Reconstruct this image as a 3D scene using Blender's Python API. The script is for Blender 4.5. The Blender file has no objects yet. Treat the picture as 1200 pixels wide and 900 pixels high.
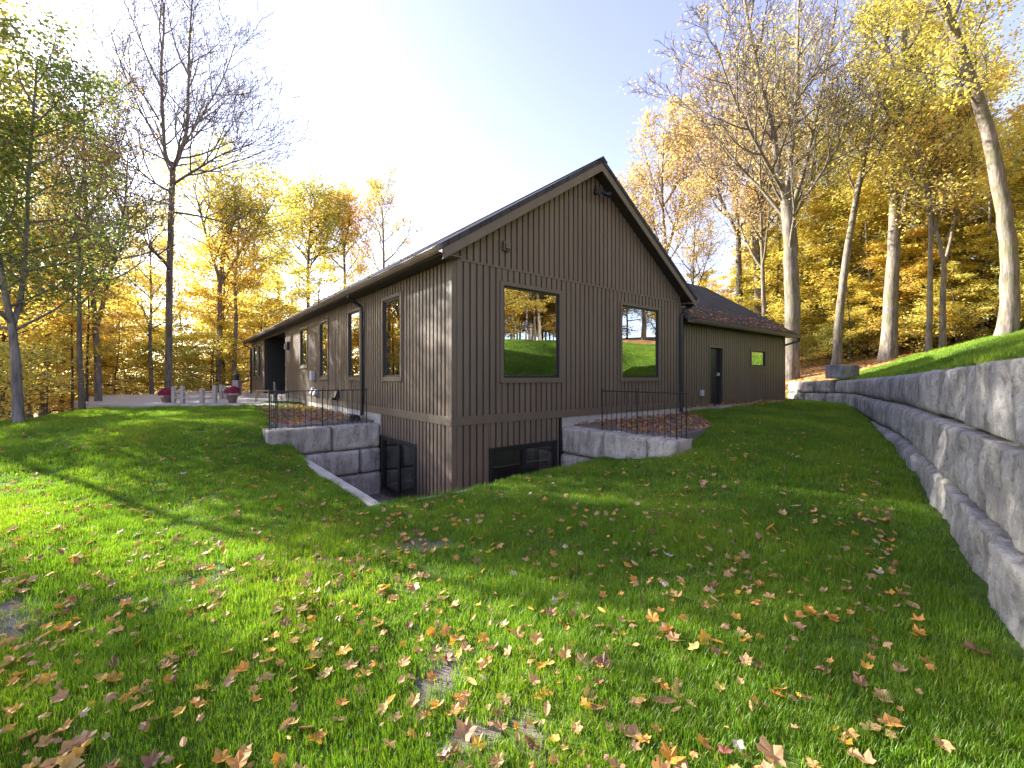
import bpy, math, random
import numpy as np
from mathutils import Vector, noise as mnoise

# ---------------------------------------------------------------- camera, sky, sun, exposure
SC = bpy.context.scene
COL = SC.collection
E = 1.7                                   # eye height above the near lawn
cam_d = bpy.data.cameras.new('camera'); cam = bpy.data.objects.new('camera', cam_d); COL.objects.link(cam)
cam.location = (0, 0, E); cam.rotation_euler = (math.radians(90), 0, 0)
cam_d.sensor_width = 36.0; cam_d.lens = 36.0 * 506 / 1200
cam_d.shift_y = -8.5 / 1200
cam_d.clip_start = 0.05; cam_d.clip_end = 3000
SC.camera = cam
SUN_EL = math.radians(22.0)
SUN_DIR = Vector((-0.90, 0.43, 0)).normalized()          # horizontal direction towards the sun
SUN_VEC = (SUN_DIR * math.cos(SUN_EL) + Vector((0, 0, math.sin(SUN_EL)))).normalized()
world = bpy.data.worlds.new('World'); SC.world = world; world.use_nodes = True
wn = world.node_tree; wn.nodes.clear()
sky = wn.nodes.new('ShaderNodeTexSky'); sky.sky_type = 'NISHITA'; sky.sun_disc = False
sky.sun_elevation = SUN_EL; sky.sun_rotation = math.atan2(SUN_DIR.x, SUN_DIR.y)
sky.air_density = 1.0; sky.dust_density = 1.2; sky.ozone_density = 3.0; sky.altitude = 200
bg = wn.nodes.new('ShaderNodeBackground'); bg.inputs['Strength'].default_value = 0.15
wo = wn.nodes.new('ShaderNodeOutputWorld')
hs = wn.nodes.new('ShaderNodeHueSaturation'); hs.inputs['Hue'].default_value = 0.53; hs.inputs['Saturation'].default_value = 0.78; hs.inputs['Value'].default_value = 0.70          # a pale, hazy autumn sky
wn.links.new(sky.outputs[0], hs.inputs['Color']); wn.links.new(hs.outputs[0], bg.inputs['Color']); wn.links.new(bg.outputs[0], wo.inputs['Surface'])
sun_d = bpy.data.lights.new('sun', 'SUN'); sun_d.energy = 4.8; sun_d.angle = math.radians(0.6); sun_d.color = (1.0, 0.95, 0.87)
sun_o = bpy.data.objects.new('sun', sun_d); COL.objects.link(sun_o)
sun_o.rotation_euler = SUN_VEC.to_track_quat('Z', 'Y').to_euler(); sun_o.location = (-30, 20, 30)
SC.view_settings.view_transform = 'Standard'; SC.view_settings.look = 'None'
SC.view_settings.gamma = 1.0; SC.view_settings.use_curve_mapping = False
SC.view_settings.exposure = 2.4
SC.render.engine = 'CYCLES'
cy = SC.cycles
cy.max_bounces = 7; cy.diffuse_bounces = 3; cy.glossy_bounces = 3; cy.transmission_bounces = 4; cy.transparent_max_bounces = 8
cy.use_denoising = True; cy.sample_clamp_indirect = 6.0; cy.caustics_reflective = False; cy.caustics_refractive = False

# ---------------------------------------------------------------- frames and helpers
TH = math.atan2(0.62, 0.785)
UX, UY = 0.7848, 0.6198                    # along the gable wall
VX, VY = -0.6198, 0.7848                   # along the long wall
CX, CY = -1.08, 7.8                        # near corner of the house
def W(u, v, z=0.0): return Vector((CX + u*UX + v*VX, CY + u*UY + v*VY, E + z))
def UV(x, y): return ((x-CX)*UX + (y-CY)*UY, (x-CX)*VX + (y-CY)*VY)

def tag(o, label=None, cat=None, group=None, kind=None):
    if label: o['label'] = label
    if cat: o['category'] = cat
    if group: o['group'] = group
    if kind: o['kind'] = kind
    return o
def empty(name, loc=(0, 0, 0), rz=0.0):
    o = bpy.data.objects.new(name, None); COL.objects.link(o)
    o.location = loc; o.rotation_euler = (0, 0, rz); o.empty_display_size = 0.2
    return o
def link(name, me, mat=None, parent=None):
    if mat is not None and len(me.materials) == 0: me.materials.append(mat)
    o = bpy.data.objects.new(name, me); COL.objects.link(o)
    if parent is not None: o.parent = parent
    return o
def nmesh(name, V, F, mat=None, smooth=False):
    me = bpy.data.meshes.new(name)
    me.from_pydata([tuple(map(float, v)) for v in V], [], F)
    if smooth: me.polygons.foreach_set('use_smooth', [True]*len(me.polygons))
    if mat is not None: me.materials.append(mat)
    me.update(); return me
def nmesh_np(name, V, F, mat=None, smooth=False):
    """numpy mesh with faces of equal size"""
    V = np.asarray(V, np.float32); F = np.asarray(F, np.int32); k = F.shape[1]
    me = bpy.data.meshes.new(name)
    me.vertices.add(len(V)); me.vertices.foreach_set('co', V.ravel())
    me.loops.add(F.size); me.loops.foreach_set('vertex_index', F.ravel())
    me.polygons.add(len(F)); me.polygons.foreach_set('loop_start', np.arange(0, F.size, k, dtype=np.int32))
    me.polygons.foreach_set('loop_total', np.full(len(F), k, np.int32))
    if smooth: me.polygons.foreach_set('use_smooth', np.ones(len(F), bool))
    if mat is not None: me.materials.append(mat)
    me.update(calc_edges=True); return me

class MB:
    """collects simple solids; build() makes ONE mesh object"""
    def __init__(s): s.V = []; s.F = []
    def add(s, V, F):
        n = len(s.V); s.V += [tuple(v) for v in V]; s.F += [tuple(i+n for i in f) for f in F]; return s
    def box(s, x0, x1, y0, y1, z0, z1, f=None):
        V = [(x, y, z) for z in (z0, z1) for (x, y) in ((x0, y0), (x1, y0), (x1, y1), (x0, y1))]
        if f: V = [f(*v) for v in V]
        return s.add(V, [(3, 2, 1, 0), (4, 5, 6, 7), (0, 1, 5, 4), (1, 2, 6, 5), (2, 3, 7, 6), (3, 0, 4, 7)])
    def tube(s, pts, rad, n=8, cap=True):
        pts = [Vector(p) for p in pts]
        if not hasattr(rad, '__len__'): rad = [rad]*len(pts)
        V = []; ref = Vector((0.31, 0.2, 0.93))
        for i, p in enumerate(pts):
            d = (pts[min(i+1, len(pts)-1)] - pts[max(i-1, 0)]).normalized()
            a = d.cross(ref)
            if a.length < 0.05: a = d.cross(Vector((1, 0, 0)))
            a.normalize(); b = d.cross(a)
            for k in range(n):
                t = 2*math.pi*k/n
                V.append(p + (a*math.cos(t) + b*math.sin(t))*rad[i])
        F = []
        for i in range(len(pts)-1):
            for k in range(n):
                k2 = (k+1) % n
                F.append((i*n+k, i*n+k2, (i+1)*n+k2, (i+1)*n+k))
        if cap: F.append(tuple(range(n-1, -1, -1))); F.append(tuple(range((len(pts)-1)*n, len(pts)*n)))
        return s.add(V, F)
    def lathe(s, prof, n=20, c=(0, 0, 0)):
        V = []; F = []
        for (r, z) in prof:
            for k in range(n):
                t = 2*math.pi*k/n; V.append((c[0]+r*math.cos(t), c[1]+r*math.sin(t), c[2]+z))
        for i in range(len(prof)-1):
            for k in range(n):
                k2 = (k+1) % n; F.append((i*n+k, i*n+k2, (i+1)*n+k2, (i+1)*n+k))
        return s.add(V, F)
    def prism(s, poly, axis_vec):
        """extrude a planar polygon (list of Vector) along a vector"""
        n = len(poly); a = Vector(axis_vec)
        V = [Vector(p) for p in poly] + [Vector(p)+a for p in poly]
        F = [tuple(range(n-1, -1, -1)), tuple(range(n, 2*n))]
        for k in range(n): F.append((k, (k+1) % n, n+(k+1) % n, n+k))
        return s.add(V, F)
    def build(s, name, mat, parent=None, smooth=False, bevel=0.0):
        me = nmesh(name, s.V, s.F, mat, smooth)
        o = link(name, me, None, parent)
        if bevel > 0:
            b = o.modifiers.new('bevel', 'BEVEL'); b.width = bevel; b.segments = 2; b.limit_method = 'ANGLE'; b.angle_limit = math.radians(40)
        return o

# ---------------------------------------------------------------- materials
def mat_base(name):
    m = bpy.data.materials.new(name); m.use_nodes = True
    nt = m.node_tree; nt.nodes.clear()
    out = nt.nodes.new('ShaderNodeOutputMaterial')
    return m, nt, out
def N(nt, typ, **kw):
    n = nt.nodes.new(typ)
    for k, v in kw.items():
        if k in n.inputs: n.inputs[k].default_value = v
        else: setattr(n, k, v)
    return n
def ramp(nt, fac, stops):
    r = nt.nodes.new('ShaderNodeValToRGB'); el = r.color_ramp.elements
    while len(el) < len(stops): el.new(0.5)
    for e, (p, c) in zip(el, stops):
        e.position = p; e.color = (c[0], c[1], c[2], 1)
    nt.links.new(fac, r.inputs[0]); return r.outputs[0]
def mixc(nt, fac, a, b, typ='MIX'):
    m = nt.nodes.new('ShaderNodeMix'); m.data_type = 'RGBA'; m.blend_type = typ
    for sock, val in ((m.inputs[0], fac), (m.inputs[6], a), (m.inputs[7], b)):
        if hasattr(val, 'is_output'): nt.links.new(val, sock)
        elif isinstance(val, (int, float)): sock.default_value = val
        else: sock.default_value = (*val, 1)
    return m.outputs[2]
def noise_tex(nt, scale, detail=4, rough=0.55, coord='Object', stretch=None):
    tc = nt.nodes.new('ShaderNodeTexCoord'); src = tc.outputs[coord]
    if stretch:
        mp = nt.nodes.new('ShaderNodeMapping'); mp.inputs['Scale'].default_value = stretch
        nt.links.new(src, mp.inputs[0]); src = mp.outputs[0]
    n = nt.nodes.new('ShaderNodeTexNoise'); n.inputs['Scale'].default_value = scale
    n.inputs['Detail'].default_value = detail; n.inputs['Roughness'].default_value = rough
    nt.links.new(src, n.inputs['Vector']); return n.outputs[0]
def principled(nt, out, color, rough=0.6, metallic=0.0, spec=0.5, bump=None, bump_str=0.3, bump_dist=0.01):
    p = nt.nodes.new('ShaderNodeBsdfPrincipled')
    if hasattr(color, 'is_output'): nt.links.new(color, p.inputs['Base Color'])
    else: p.inputs['Base Color'].default_value = (*color, 1)
    if hasattr(rough, 'is_output'): nt.links.new(rough, p.inputs['Roughness'])
    else: p.inputs['Roughness'].default_value = rough
    p.inputs['Metallic'].default_value = metallic; p.inputs['Specular IOR Level'].default_value = spec
    if bump is not None:
        b = nt.nodes.new('ShaderNodeBump'); b.inputs['Strength'].default_value = bump_str; b.inputs['Distance'].default_value = bump_dist
        nt.links.new(bump, b.inputs['Height']); nt.links.new(b.outputs[0], p.inputs['Normal'])
    nt.links.new(p.outputs[0], out.inputs['Surface']); return p
def simple_mat(name, c1, c2, scale=6, rough=0.55, metallic=0.0, spec=0.5, bump=0.0, stretch=None, dist=0.005):
    m, nt, out = mat_base(name)
    f = noise_tex(nt, scale, 5, 0.6, 'Object', stretch)
    c = ramp(nt, f, [(0.3, c1), (0.7, c2)])
    principled(nt, out, c, rough, metallic, spec, f if bump > 0 else None, bump, dist); return m

def siding_mat(name, c1, c2, rough):
    m, nt, out = mat_base(name)
    oi = N(nt, 'ShaderNodeObjectInfo')
    f = noise_tex(nt, 1.7, 4, 0.6, 'Object', (1, 1, 0.35))
    fine = noise_tex(nt, 40, 3, 0.6, 'Object', (1, 1, 0.15))
    c = ramp(nt, f, [(0.3, c1), (0.72, c2)])
    mr = N(nt, 'ShaderNodeMapRange'); mr.inputs[3].default_value = 0.93; mr.inputs[4].default_value = 1.06
    nt.links.new(oi.outputs['Random'], mr.inputs[0])
    c = mixc(nt, 1.0, c, mr.outputs[0], 'MULTIPLY')
    rr = N(nt, 'ShaderNodeMapRange'); rr.inputs[3].default_value = rough-0.06; rr.inputs[4].default_value = rough+0.1
    nt.links.new(fine, rr.inputs[0])
    principled(nt, out, c, rr.outputs[0], 0.0, 0.45, fine, 0.06, 0.004); return m
M_SIDING = siding_mat('siding_bronze', (0.140, 0.099, 0.068), (0.168, 0.120, 0.084), 0.42)
M_TRIM = simple_mat('trim_bronze', (0.120, 0.087, 0.061), (0.145, 0.107, 0.076), 3, 0.44)
M_BLACK = simple_mat('black_metal', (0.012, 0.012, 0.013), (0.02, 0.02, 0.02), 8, 0.4)
M_SOFFIT = simple_mat('soffit_dark', (0.03, 0.026, 0.023), (0.045, 0.038, 0.033), 4, 0.5)
M_JOINT = simple_mat('siding_joint', (0.030, 0.023, 0.018), (0.042, 0.032, 0.025), 4, 0.6)
M_INSIDE = simple_mat('interior_wall', (0.16, 0.15, 0.14), (0.2, 0.19, 0.17), 2, 0.8)
M_PORCH = simple_mat('porch_black_siding', (0.012, 0.011, 0.011), (0.02, 0.018, 0.017), 3, 0.5)
M_CONC = simple_mat('concrete', (0.34, 0.31, 0.27), (0.47, 0.43, 0.38), 5, 0.85, bump=0.25, dist=0.004)
M_GRAVEL = simple_mat('gravel', (0.10, 0.09, 0.08), (0.26, 0.23, 0.20), 45, 0.9, bump=0.8, dist=0.02)
M_PATIO = simple_mat('patio_concrete', (0.36, 0.33, 0.31), (0.46, 0.43, 0.41), 2, 0.8, bump=0.1)
M_WOODGREY = simple_mat('weathered_wood', (0.36, 0.31, 0.26), (0.52, 0.46, 0.40), 9, 0.8, bump=0.3, stretch=(1, 1, 0.15))
M_WOODTAN = simple_mat('tan_wood', (0.35, 0.2, 0.1), (0.45, 0.28, 0.14), 9, 0.6, stretch=(1, 1, 0.2))
M_TERRA = simple_mat('pot_clay', (0.16, 0.1, 0.08), (0.22, 0.14, 0.11), 8, 0.7)
M_WHITEMETAL = simple_mat('grey_enamel', (0.42, 0.41, 0.4), (0.5, 0.49, 0.48), 8, 0.45)

def glass_mat(name, tint=0.25, refl=0.45):
    m, nt, out = mat_base(name)
    tr = N(nt, 'ShaderNodeBsdfTransparent'); tr.inputs['Color'].default_value = (tint, tint*1.03, tint*1.02, 1)
    gl = N(nt, 'ShaderNodeBsdfGlossy'); gl.inputs['Roughness'].default_value = 0.012; gl.inputs['Color'].default_value = (0.96, 0.98, 1, 1)
    fr = N(nt, 'ShaderNodeFresnel'); fr.inputs['IOR'].default_value = 1.5
    mr = N(nt, 'ShaderNodeMapRange'); mr.inputs[1].default_value = 0.0; mr.inputs[2].default_value = 1.0
    mr.inputs[3].default_value = refl; mr.inputs[4].default_value = 1.0
    wob = noise_tex(nt, 1.1, 1, 0.4)
    b = N(nt, 'ShaderNodeBump'); b.inputs['Strength'].default_value = 0.02; b.inputs['Distance'].default_value = 0.05
    nt.links.new(wob, b.inputs['Height']); nt.links.new(b.outputs[0], gl.inputs['Normal'])
    mx = N(nt, 'ShaderNodeMixShader')
    nt.links.new(fr.outputs[0], mr.inputs[0]); nt.links.new(mr.outputs[0], mx.inputs[0])
    nt.links.new(tr.outputs[0], mx.inputs[1]); nt.links.new(gl.outputs[0], mx.inputs[2])
    nt.links.new(mx.outputs[0], out.inputs['Surface']); return m
M_GLASS = glass_mat('coated_glass', 0.35, 0.42)
M_GLASS2 = glass_mat('basement_glass', 0.35, 0.12)

def stone_mat(name='rock_face_stone', tone=((0.20, 0.188, 0.175), (0.33, 0.312, 0.292), (0.45, 0.425, 0.395))):
    m, nt, out = mat_base(name)
    oi = N(nt, 'ShaderNodeObjectInfo')
    big = noise_tex(nt, 1.6, 6, 0.62, 'Object')
    streak = noise_tex(nt, 5.5, 5, 0.65, 'Object', (1, 1, 0.22))
    fine = noise_tex(nt, 60, 6, 0.7, 'Object')
    pit = noise_tex(nt, 17, 4, 0.65, 'Object')
    c = ramp(nt, big, [(0.30, tone[0]), (0.48, tone[1]), (0.68, tone[2])])
    st = ramp(nt, streak, [(0.38, (0.36, 0.35, 0.35)), (0.55, (1, 1, 1))])
    c = mixc(nt, 0.65, c, st, 'MULTIPLY')
    pt = ramp(nt, pit, [(0.33, (0.25, 0.235, 0.22)), (0.44, (1, 1, 1))])
    c = mixc(nt, 0.5, c, pt, 'MULTIPLY')
    fn = ramp(nt, fine, [(0.3, (0.72, 0.72, 0.72)), (0.65, (1.08, 1.08, 1.08))])
    c = mixc(nt, 0.8, c, fn, 'MULTIPLY')
    mr = N(nt, 'ShaderNodeMapRange'); mr.inputs[3].default_value = 0.86; mr.inputs[4].default_value = 1.12
    nt.links.new(oi.outputs['Random'], mr.inputs[0]); c = mixc(nt, 1.0, c, mr.outputs[0], 'MULTIPLY')
    addh = N(nt, 'ShaderNodeMath', operation='MULTIPLY_ADD'); nt.links.new(pit, addh.inputs[0]); addh.inputs[1].default_value = 2.0
    nt.links.new(fine, addh.inputs[2])
    principled(nt, out, c, 0.88, 0, 0.25, addh.outputs[0], 0.8, 0.02); return m
M_STONE = stone_mat(); M_STONE2 = stone_mat('beige_stone', ((0.42, 0.36, 0.29), (0.56, 0.48, 0.39), (0.66, 0.58, 0.48)))

def bark_mat(name, c1, c2, c3=None):
    m, nt, out = mat_base(name)
    f = noise_tex(nt, 4.5, 6, 0.65, 'Object', (1, 1, 0.25))
    g = noise_tex(nt, 1.1, 3, 0.5, 'Object')
    c = ramp(nt, f, [(0.32, c1), (0.62, c2)])
    if c3: c = mixc(nt, ramp(nt, g, [(0.48, (0, 0, 0)), (0.62, (1, 1, 1))]), c, c3)
    ridge = noise_tex(nt, 14, 5, 0.7, 'Object', (1, 1, 0.14))
    c = mixc(nt, 0.7, c, ramp(nt, ridge, [(0.36, (0.36, 0.34, 0.32)), (0.58, (1.1, 1.1, 1.1))]), 'MULTIPLY')
    principled(nt, out, c, 0.9, 0, 0.2, ridge, 0.7, 0.03); return m
M_BARK_PALE = bark_mat('bark_pale', (0.11, 0.09, 0.073), (0.245, 0.205, 0.165), (0.17, 0.155, 0.095))
M_BARK_GREY = bark_mat('bark_grey', (0.15, 0.125, 0.11), (0.27, 0.235, 0.21))
M_BARK_DARK = bark_mat('bark_dark', (0.07, 0.055, 0.045), (0.14, 0.11, 0.09))

def leaf_mat(name, stops, trans=0.5, obj_var=0.25, gloss=True, trans_gain=1.15):
    """leaf colour runs along stops by the per-leaf attribute tint; each tree shifts a little along it"""
    m, nt, out = mat_base(name)
    at = N(nt, 'ShaderNodeAttribute', attribute_name='tint')
    oi = N(nt, 'ShaderNodeObjectInfo')
    sh = N(nt, 'ShaderNodeMapRange'); sh.inputs[3].default_value = -obj_var; sh.inputs[4].default_value = obj_var
    nt.links.new(oi.outputs['Random'], sh.inputs[0])
    ad = N(nt, 'ShaderNodeMath', operation='ADD'); nt.links.new(at.outputs['Fac'], ad.inputs[0]); nt.links.new(sh.outputs[0], ad.inputs[1])
    c = ramp(nt, ad.outputs[0], stops)
    df = N(nt, 'ShaderNodeBsdfDiffuse'); nt.links.new(c, df.inputs['Color'])
    tl = N(nt, 'ShaderNodeBsdfTranslucent')
    gm = N(nt, 'ShaderNodeGamma'); gm.inputs[1].default_value = 1.0
    tc = mixc(nt, 1.0, c, (trans_gain, trans_gain, trans_gain*0.7), 'MULTIPLY'); nt.links.new(tc, tl.inputs['Color'])
    mx = N(nt, 'ShaderNodeMixShader'); mx.inputs[0].default_value = trans
    nt.links.new(df.outputs[0], mx.inputs[1]); nt.links.new(tl.outputs[0], mx.inputs[2])
    last = mx.outputs[0]
    if gloss:
        gl = N(nt, 'ShaderNodeBsdfGlossy'); gl.inputs['Roughness'].default_value = 0.5; gl.inputs['Color'].default_value = (0.9, 0.9, 0.9, 1)
        m2 = N(nt, 'ShaderNodeMixShader'); m2.inputs[0].default_value = 0.035
        nt.links.new(last, m2.inputs[1]); nt.links.new(gl.outputs[0], m2.inputs[2]); last = m2.outputs[0]
    nt.links.new(last, out.inputs['Surface']); return m
L_YELLOW = leaf_mat('leaf_yellow', [(0.0, (0.38, 0.38, 0.09)), (0.35, (0.62, 0.53, 0.13)), (0.7, (0.72, 0.57, 0.14)), (1.0, (0.70, 0.42, 0.10))], 0.55)
L_YGREEN = leaf_mat('leaf_yellow_green', [(0.0, (0.28, 0.34, 0.09)), (0.4, (0.58, 0.56, 0.16)), (0.75, (0.76, 0.66, 0.20)), (1.0, (0.76, 0.50, 0.15))], 0.55)
L_ORANGE = leaf_mat('leaf_orange', [(0.0, (0.74, 0.58, 0.14)), (0.4, (0.74, 0.48, 0.12)), (0.75, (0.66, 0.33, 0.09)), (1.0, (0.46, 0.17, 0.06))], 0.58)
L_GREEN = leaf_mat('leaf_green', [(0.0, (0.12, 0.19, 0.05)), (0.5, (0.26, 0.31, 0.08)), (0.78, (0.46, 0.44, 0.11)), (1.0, (0.72, 0.56, 0.14))], 0.55)
L_PINK = leaf_mat('leaf_faded', [(0.0, (0.60, 0.48, 0.17)), (0.5, (0.58, 0.41, 0.20)), (1.0, (0.50, 0.29, 0.19))], 0.5)
L_FALLEN = leaf_mat('leaf_fallen', [(0.0, (0.19, 0.055, 0.035)), (0.16, (0.28, 0.13, 0.07)), (0.4, (0.46, 0.26, 0.13)), (0.6, (0.55, 0.31, 0.13)), (0.76, (0.60, 0.24, 0.035)), (0.9, (0.66, 0.40, 0.045)), (1.0, (0.5, 0.42, 0.33))], 0.25, 0.0)

def grass_mat():
    m, nt, out = mat_base('grass_blade')
    oi = N(nt, 'ShaderNodeObjectInfo'); at = N(nt, 'ShaderNodeAttribute', attribute_name='tint')
    c = ramp(nt, at.outputs['Fac'], [(0.0, (0.11, 0.225, 0.011)), (0.6, (0.18, 0.325, 0.015)), (0.93, (0.25, 0.36, 0.02)), (1.0, (0.38, 0.32, 0.11))])
    mr = N(nt, 'ShaderNodeMapRange'); mr.inputs[3].default_value = 0.75; mr.inputs[4].default_value = 1.2
    nt.links.new(oi.outputs['Random'], mr.inputs[0]); c = mixc(nt, 1.0, c, mr.outputs[0], 'MULTIPLY')
    nz = N(nt, 'ShaderNodeTexNoise'); nz.inputs['Scale'].default_value = .75; nz.inputs['Detail'].default_value = 5; nt.links.new(oi.outputs['Location'], nz.inputs['Vector'])
    c = mixc(nt, 1.0, c, ramp(nt, nz.outputs[0], [(0.34, (0.70, 0.76, 0.8)), (0.5, (1, 1, 1)), (0.66, (1.35, 1.14, 1.1))]), 'MULTIPLY')
    df = N(nt, 'ShaderNodeBsdfDiffuse'); nt.links.new(c, df.inputs['Color'])
    tl = N(nt, 'ShaderNodeBsdfTranslucent'); tc = mixc(nt, 1.0, c, (1.25, 1.3, 0.8), 'MULTIPLY'); nt.links.new(tc, tl.inputs['Color'])
    mx = N(nt, 'ShaderNodeMixShader'); mx.inputs[0].default_value = 0.5
    nt.links.new(df.outputs[0], mx.inputs[1]); nt.links.new(tl.outputs[0], mx.inputs[2])
    gl = N(nt, 'ShaderNodeBsdfGlossy'); gl.inputs['Roughness'].default_value = 0.45
    m2 = N(nt, 'ShaderNodeMixShader'); m2.inputs[0].default_value = 0.03
    nt.links.new(mx.outputs[0], m2.inputs[1]); nt.links.new(gl.outputs[0], m2.inputs[2])
    nt.links.new(m2.outputs[0], out.inputs['Surface']); return m
M_GRASS = grass_mat()

def ground_mat():
    m, nt, out = mat_base('ground_soil_turf_litter')
    lawn = N(nt, 'ShaderNodeAttribute', attribute_name='lawn'); bare = N(nt, 'ShaderNodeAttribute', attribute_name='bare')
    n1 = noise_tex(nt, 1.3, 5, 0.6); n2 = noise_tex(nt, 24, 5, 0.7); n3 = noise_tex(nt, 90, 3, 0.7)
    turf = ramp(nt, n2, [(0.3, (0.035, 0.07, 0.010)), (0.7, (0.085, 0.15, 0.018))])
    turf = mixc(nt, 1.0, turf, ramp(nt, n1, [(0.3, (0.85, 0.85, 0.8)), (0.7, (1.15, 1.1, 1.0))]), 'MULTIPLY')
    soil = ramp(nt, n3, [(0.3, (0.10, 0.082, 0.065)), (0.7, (0.225, 0.19, 0.155))])
    vor = N(nt, 'ShaderNodeTexVoronoi', Scale=9.0); tc = N(nt, 'ShaderNodeTexCoord'); nt.links.new(tc.outputs['Object'], vor.inputs['Vector'])
    sep = N(nt, 'ShaderNodeSeparateColor'); nt.links.new(vor.outputs['Color'], sep.inputs[0])
    litter = ramp(nt, sep.outputs[0], [(0.0, (0.10, 0.055, 0.03)), (0.35, (0.26, 0.13, 0.05)), (0.7, (0.42, 0.23, 0.08)), (1.0, (0.50, 0.34, 0.13))])
    litter = mixc(nt, 0.8, litter, ramp(nt, n2, [(0.3, (0.5, 0.48, 0.45)), (0.65, (1.1, 1.1, 1.1))]), 'MULTIPLY')
    ma = N(nt, 'ShaderNodeMath', operation='MULTIPLY_ADD'); nt.links.new(noise_tex(nt, 7, 6, 0.75), ma.inputs[0]); ma.inputs[1].default_value = 1.5; nt.links.new(bare.outputs['Fac'], ma.inputs[2])
    mr0 = N(nt, 'ShaderNodeMapRange'); mr0.inputs[1].default_value = 1.0; mr0.inputs[2].default_value = 1.25; nt.links.new(ma.outputs[0], mr0.inputs[0])
    c = mixc(nt, mr0.outputs[0], turf, soil)
    c = mixc(nt, lawn.outputs['Fac'], litter, c)
    principled(nt, out, c, 0.95, 0, 0.15, n2, 0.5, 0.03); return m
M_GROUND = ground_mat()

def shingle_mat():
    m, nt, out = mat_base('asphalt_shingle')
    tc = N(nt, 'ShaderNodeTexCoord')
    br = N(nt, 'ShaderNodeTexBrick'); br.inputs['Scale'].default_value = 1.0
    br.inputs['Brick Width'].default_value = 0.32; br.inputs['Row Height'].default_value = 0.14; br.inputs['Mortar Size'].default_value = 0.006
    br.inputs['Color1'].default_value = (0.045, 0.042, 0.044, 1); br.inputs['Color2'].default_value = (0.085, 0.078, 0.078, 1); br.inputs['Mortar'].default_value = (0.02, 0.02, 0.02, 1)
    nt.links.new(tc.outputs['Object'], br.inputs['Vector'])
    g = noise_tex(nt, 120, 3, 0.7); c = mixc(nt, 0.7, br.outputs[0], ramp(nt, g, [(0.3, (0.6, 0.6, 0.6)), (0.7, (1.3, 1.3, 1.3))]), 'MULTIPLY')
    principled(nt, out, c, 0.9, 0, 0.2, br.outputs['Fac'], 0.4, 0.01); return m
M_SHINGLE = shingle_mat()

# ---------------------------------------------------------------- terrain
def tps_fit(P):
    P = np.array(P, float); X = P[:, :2]; n = len(P)
    d = np.linalg.norm(X[:, None]-X[None], axis=2); K = np.where(d > 0, d*d*np.log(d+1e-12), 0) + 2.0*np.eye(n)
    A = np.zeros((n+3, n+3)); A[:n, :n] = K; A[:n, n:] = np.c_[np.ones(n), X]; A[n:, :n] = A[:n, n:].T
    b = np.r_[P[:, 2], 0, 0, 0]; return X, np.linalg.solve(A, b)
def tps_eval(fit, x, y):
    X, w = fit; x = np.asarray(x, float); y = np.asarray(y, float); sh = x.shape; x = x.ravel(); y = y.ravel()
    r = np.full(len(x), w[-3]) + w[-2]*x + w[-1]*y
    for (px, py), wi in zip(X, w[:-3]):
        d2 = (x-px)**2 + (y-py)**2; r += wi*0.5*d2*np.log(d2+1e-12)
    return r.reshape(sh)
LAWN_PTS = [(0, 0, -1.70), (0, 2, -1.72), (-3, 2, -1.70), (2, .5, -1.46), (-3, -3, -1.7), (1, -3, -1.6), (-8, -4, -1.65),
    (-1.745, 5.77, -1.69), (-3.2, 7.4, -1.69), (-4.72, 9.18, -1.69), (-.2, 7.0, -1.68), (.87, 7.83, -1.68), (1.9, 8.4, -1.68), (2.5, 7.66, -1.46), (2.95, 7.2, -1.17),
    (4.84, 11, -1.08), (3.9, 8.6, -1.15), (4.65, 9.65, -1.10), (5.2, 10.6, -1.08), (11.66, 18.5, -1.02), (5.5, 13.5, -1.05), (8, 15, -1.05), (2.9, 2.2, -1.42), (7.2, 8.05, -1.33), (9.5, 12, -1.15), (13.2, 17.5, -1.17), (13.2, 21, -1.18),
    (4.5, 7, -1.36), (3.4, 5.5, -1.5), (-5.45, 8.95, -1.2), (-6.2, 9.2, -1.14), (-5.3, 10.4, -1.12), (-7, 12, -1.10), (-10, 14, -1.10), (-13.5, 11.3, -1.30), (-12, 16, -1.12), (-15.4, 16.6, -1.2),
    (-5, 4, -1.64), (-8, 6, -1.46), (-3, 5, -1.69), (-10, 9, -1.28), (-9, 2, -1.62), (-14, 4, -1.7), (-6.5, 7.3, -1.4),
    (-14, 22, -1.15), (-18, 29, -1.2), (-22, 22, -2.4), (-19, 14, -2.0), (-30, 16, -4.0), (-35, 35, -4.5), (-20, 45, -3.0), (-25, -5, -3.0), (0, 40, -1.3), (15, 35, -1.0), (0, 60, -1.5), (-50, 60, -6), (-60, 10, -6), (0, -20, -1.6), (-20, -25, -2.5)]
BANK_PTS = [(3.6, 2.6, .10), (7.8, 8, .02), (10.2, 11.8, -.05), (14.2, 17.6, -.1), (14.2, 21.5, -.22), (13, 25, -.26), (16.5, 20, .3), (13.75, 12, 1.1), (10.5, 8.5, .85), (19.5, 17, 1.66), (21, 24, 1.05), (19.5, 27, .65),
    (25, 26, 1.6), (30, 26, 1.9), (6.6, 3, .95), (10, 0, 1.6), (4, 0, .75), (15, 0, 2.1), (20, 8, 2.3), (30, 10, 3.2), (30, 0, 3.0), (30, 40, 3.5), (15, 42, 1.0), (50, 30, 6), (60, 0, 6), (10, -12, 1.6), (30, -20, 3.2), (3, -5, .55), (40, 60, 6), (0, 60, -1)]
LF = tps_fit(LAWN_PTS); BF = tps_fit(BANK_PTS)
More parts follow.
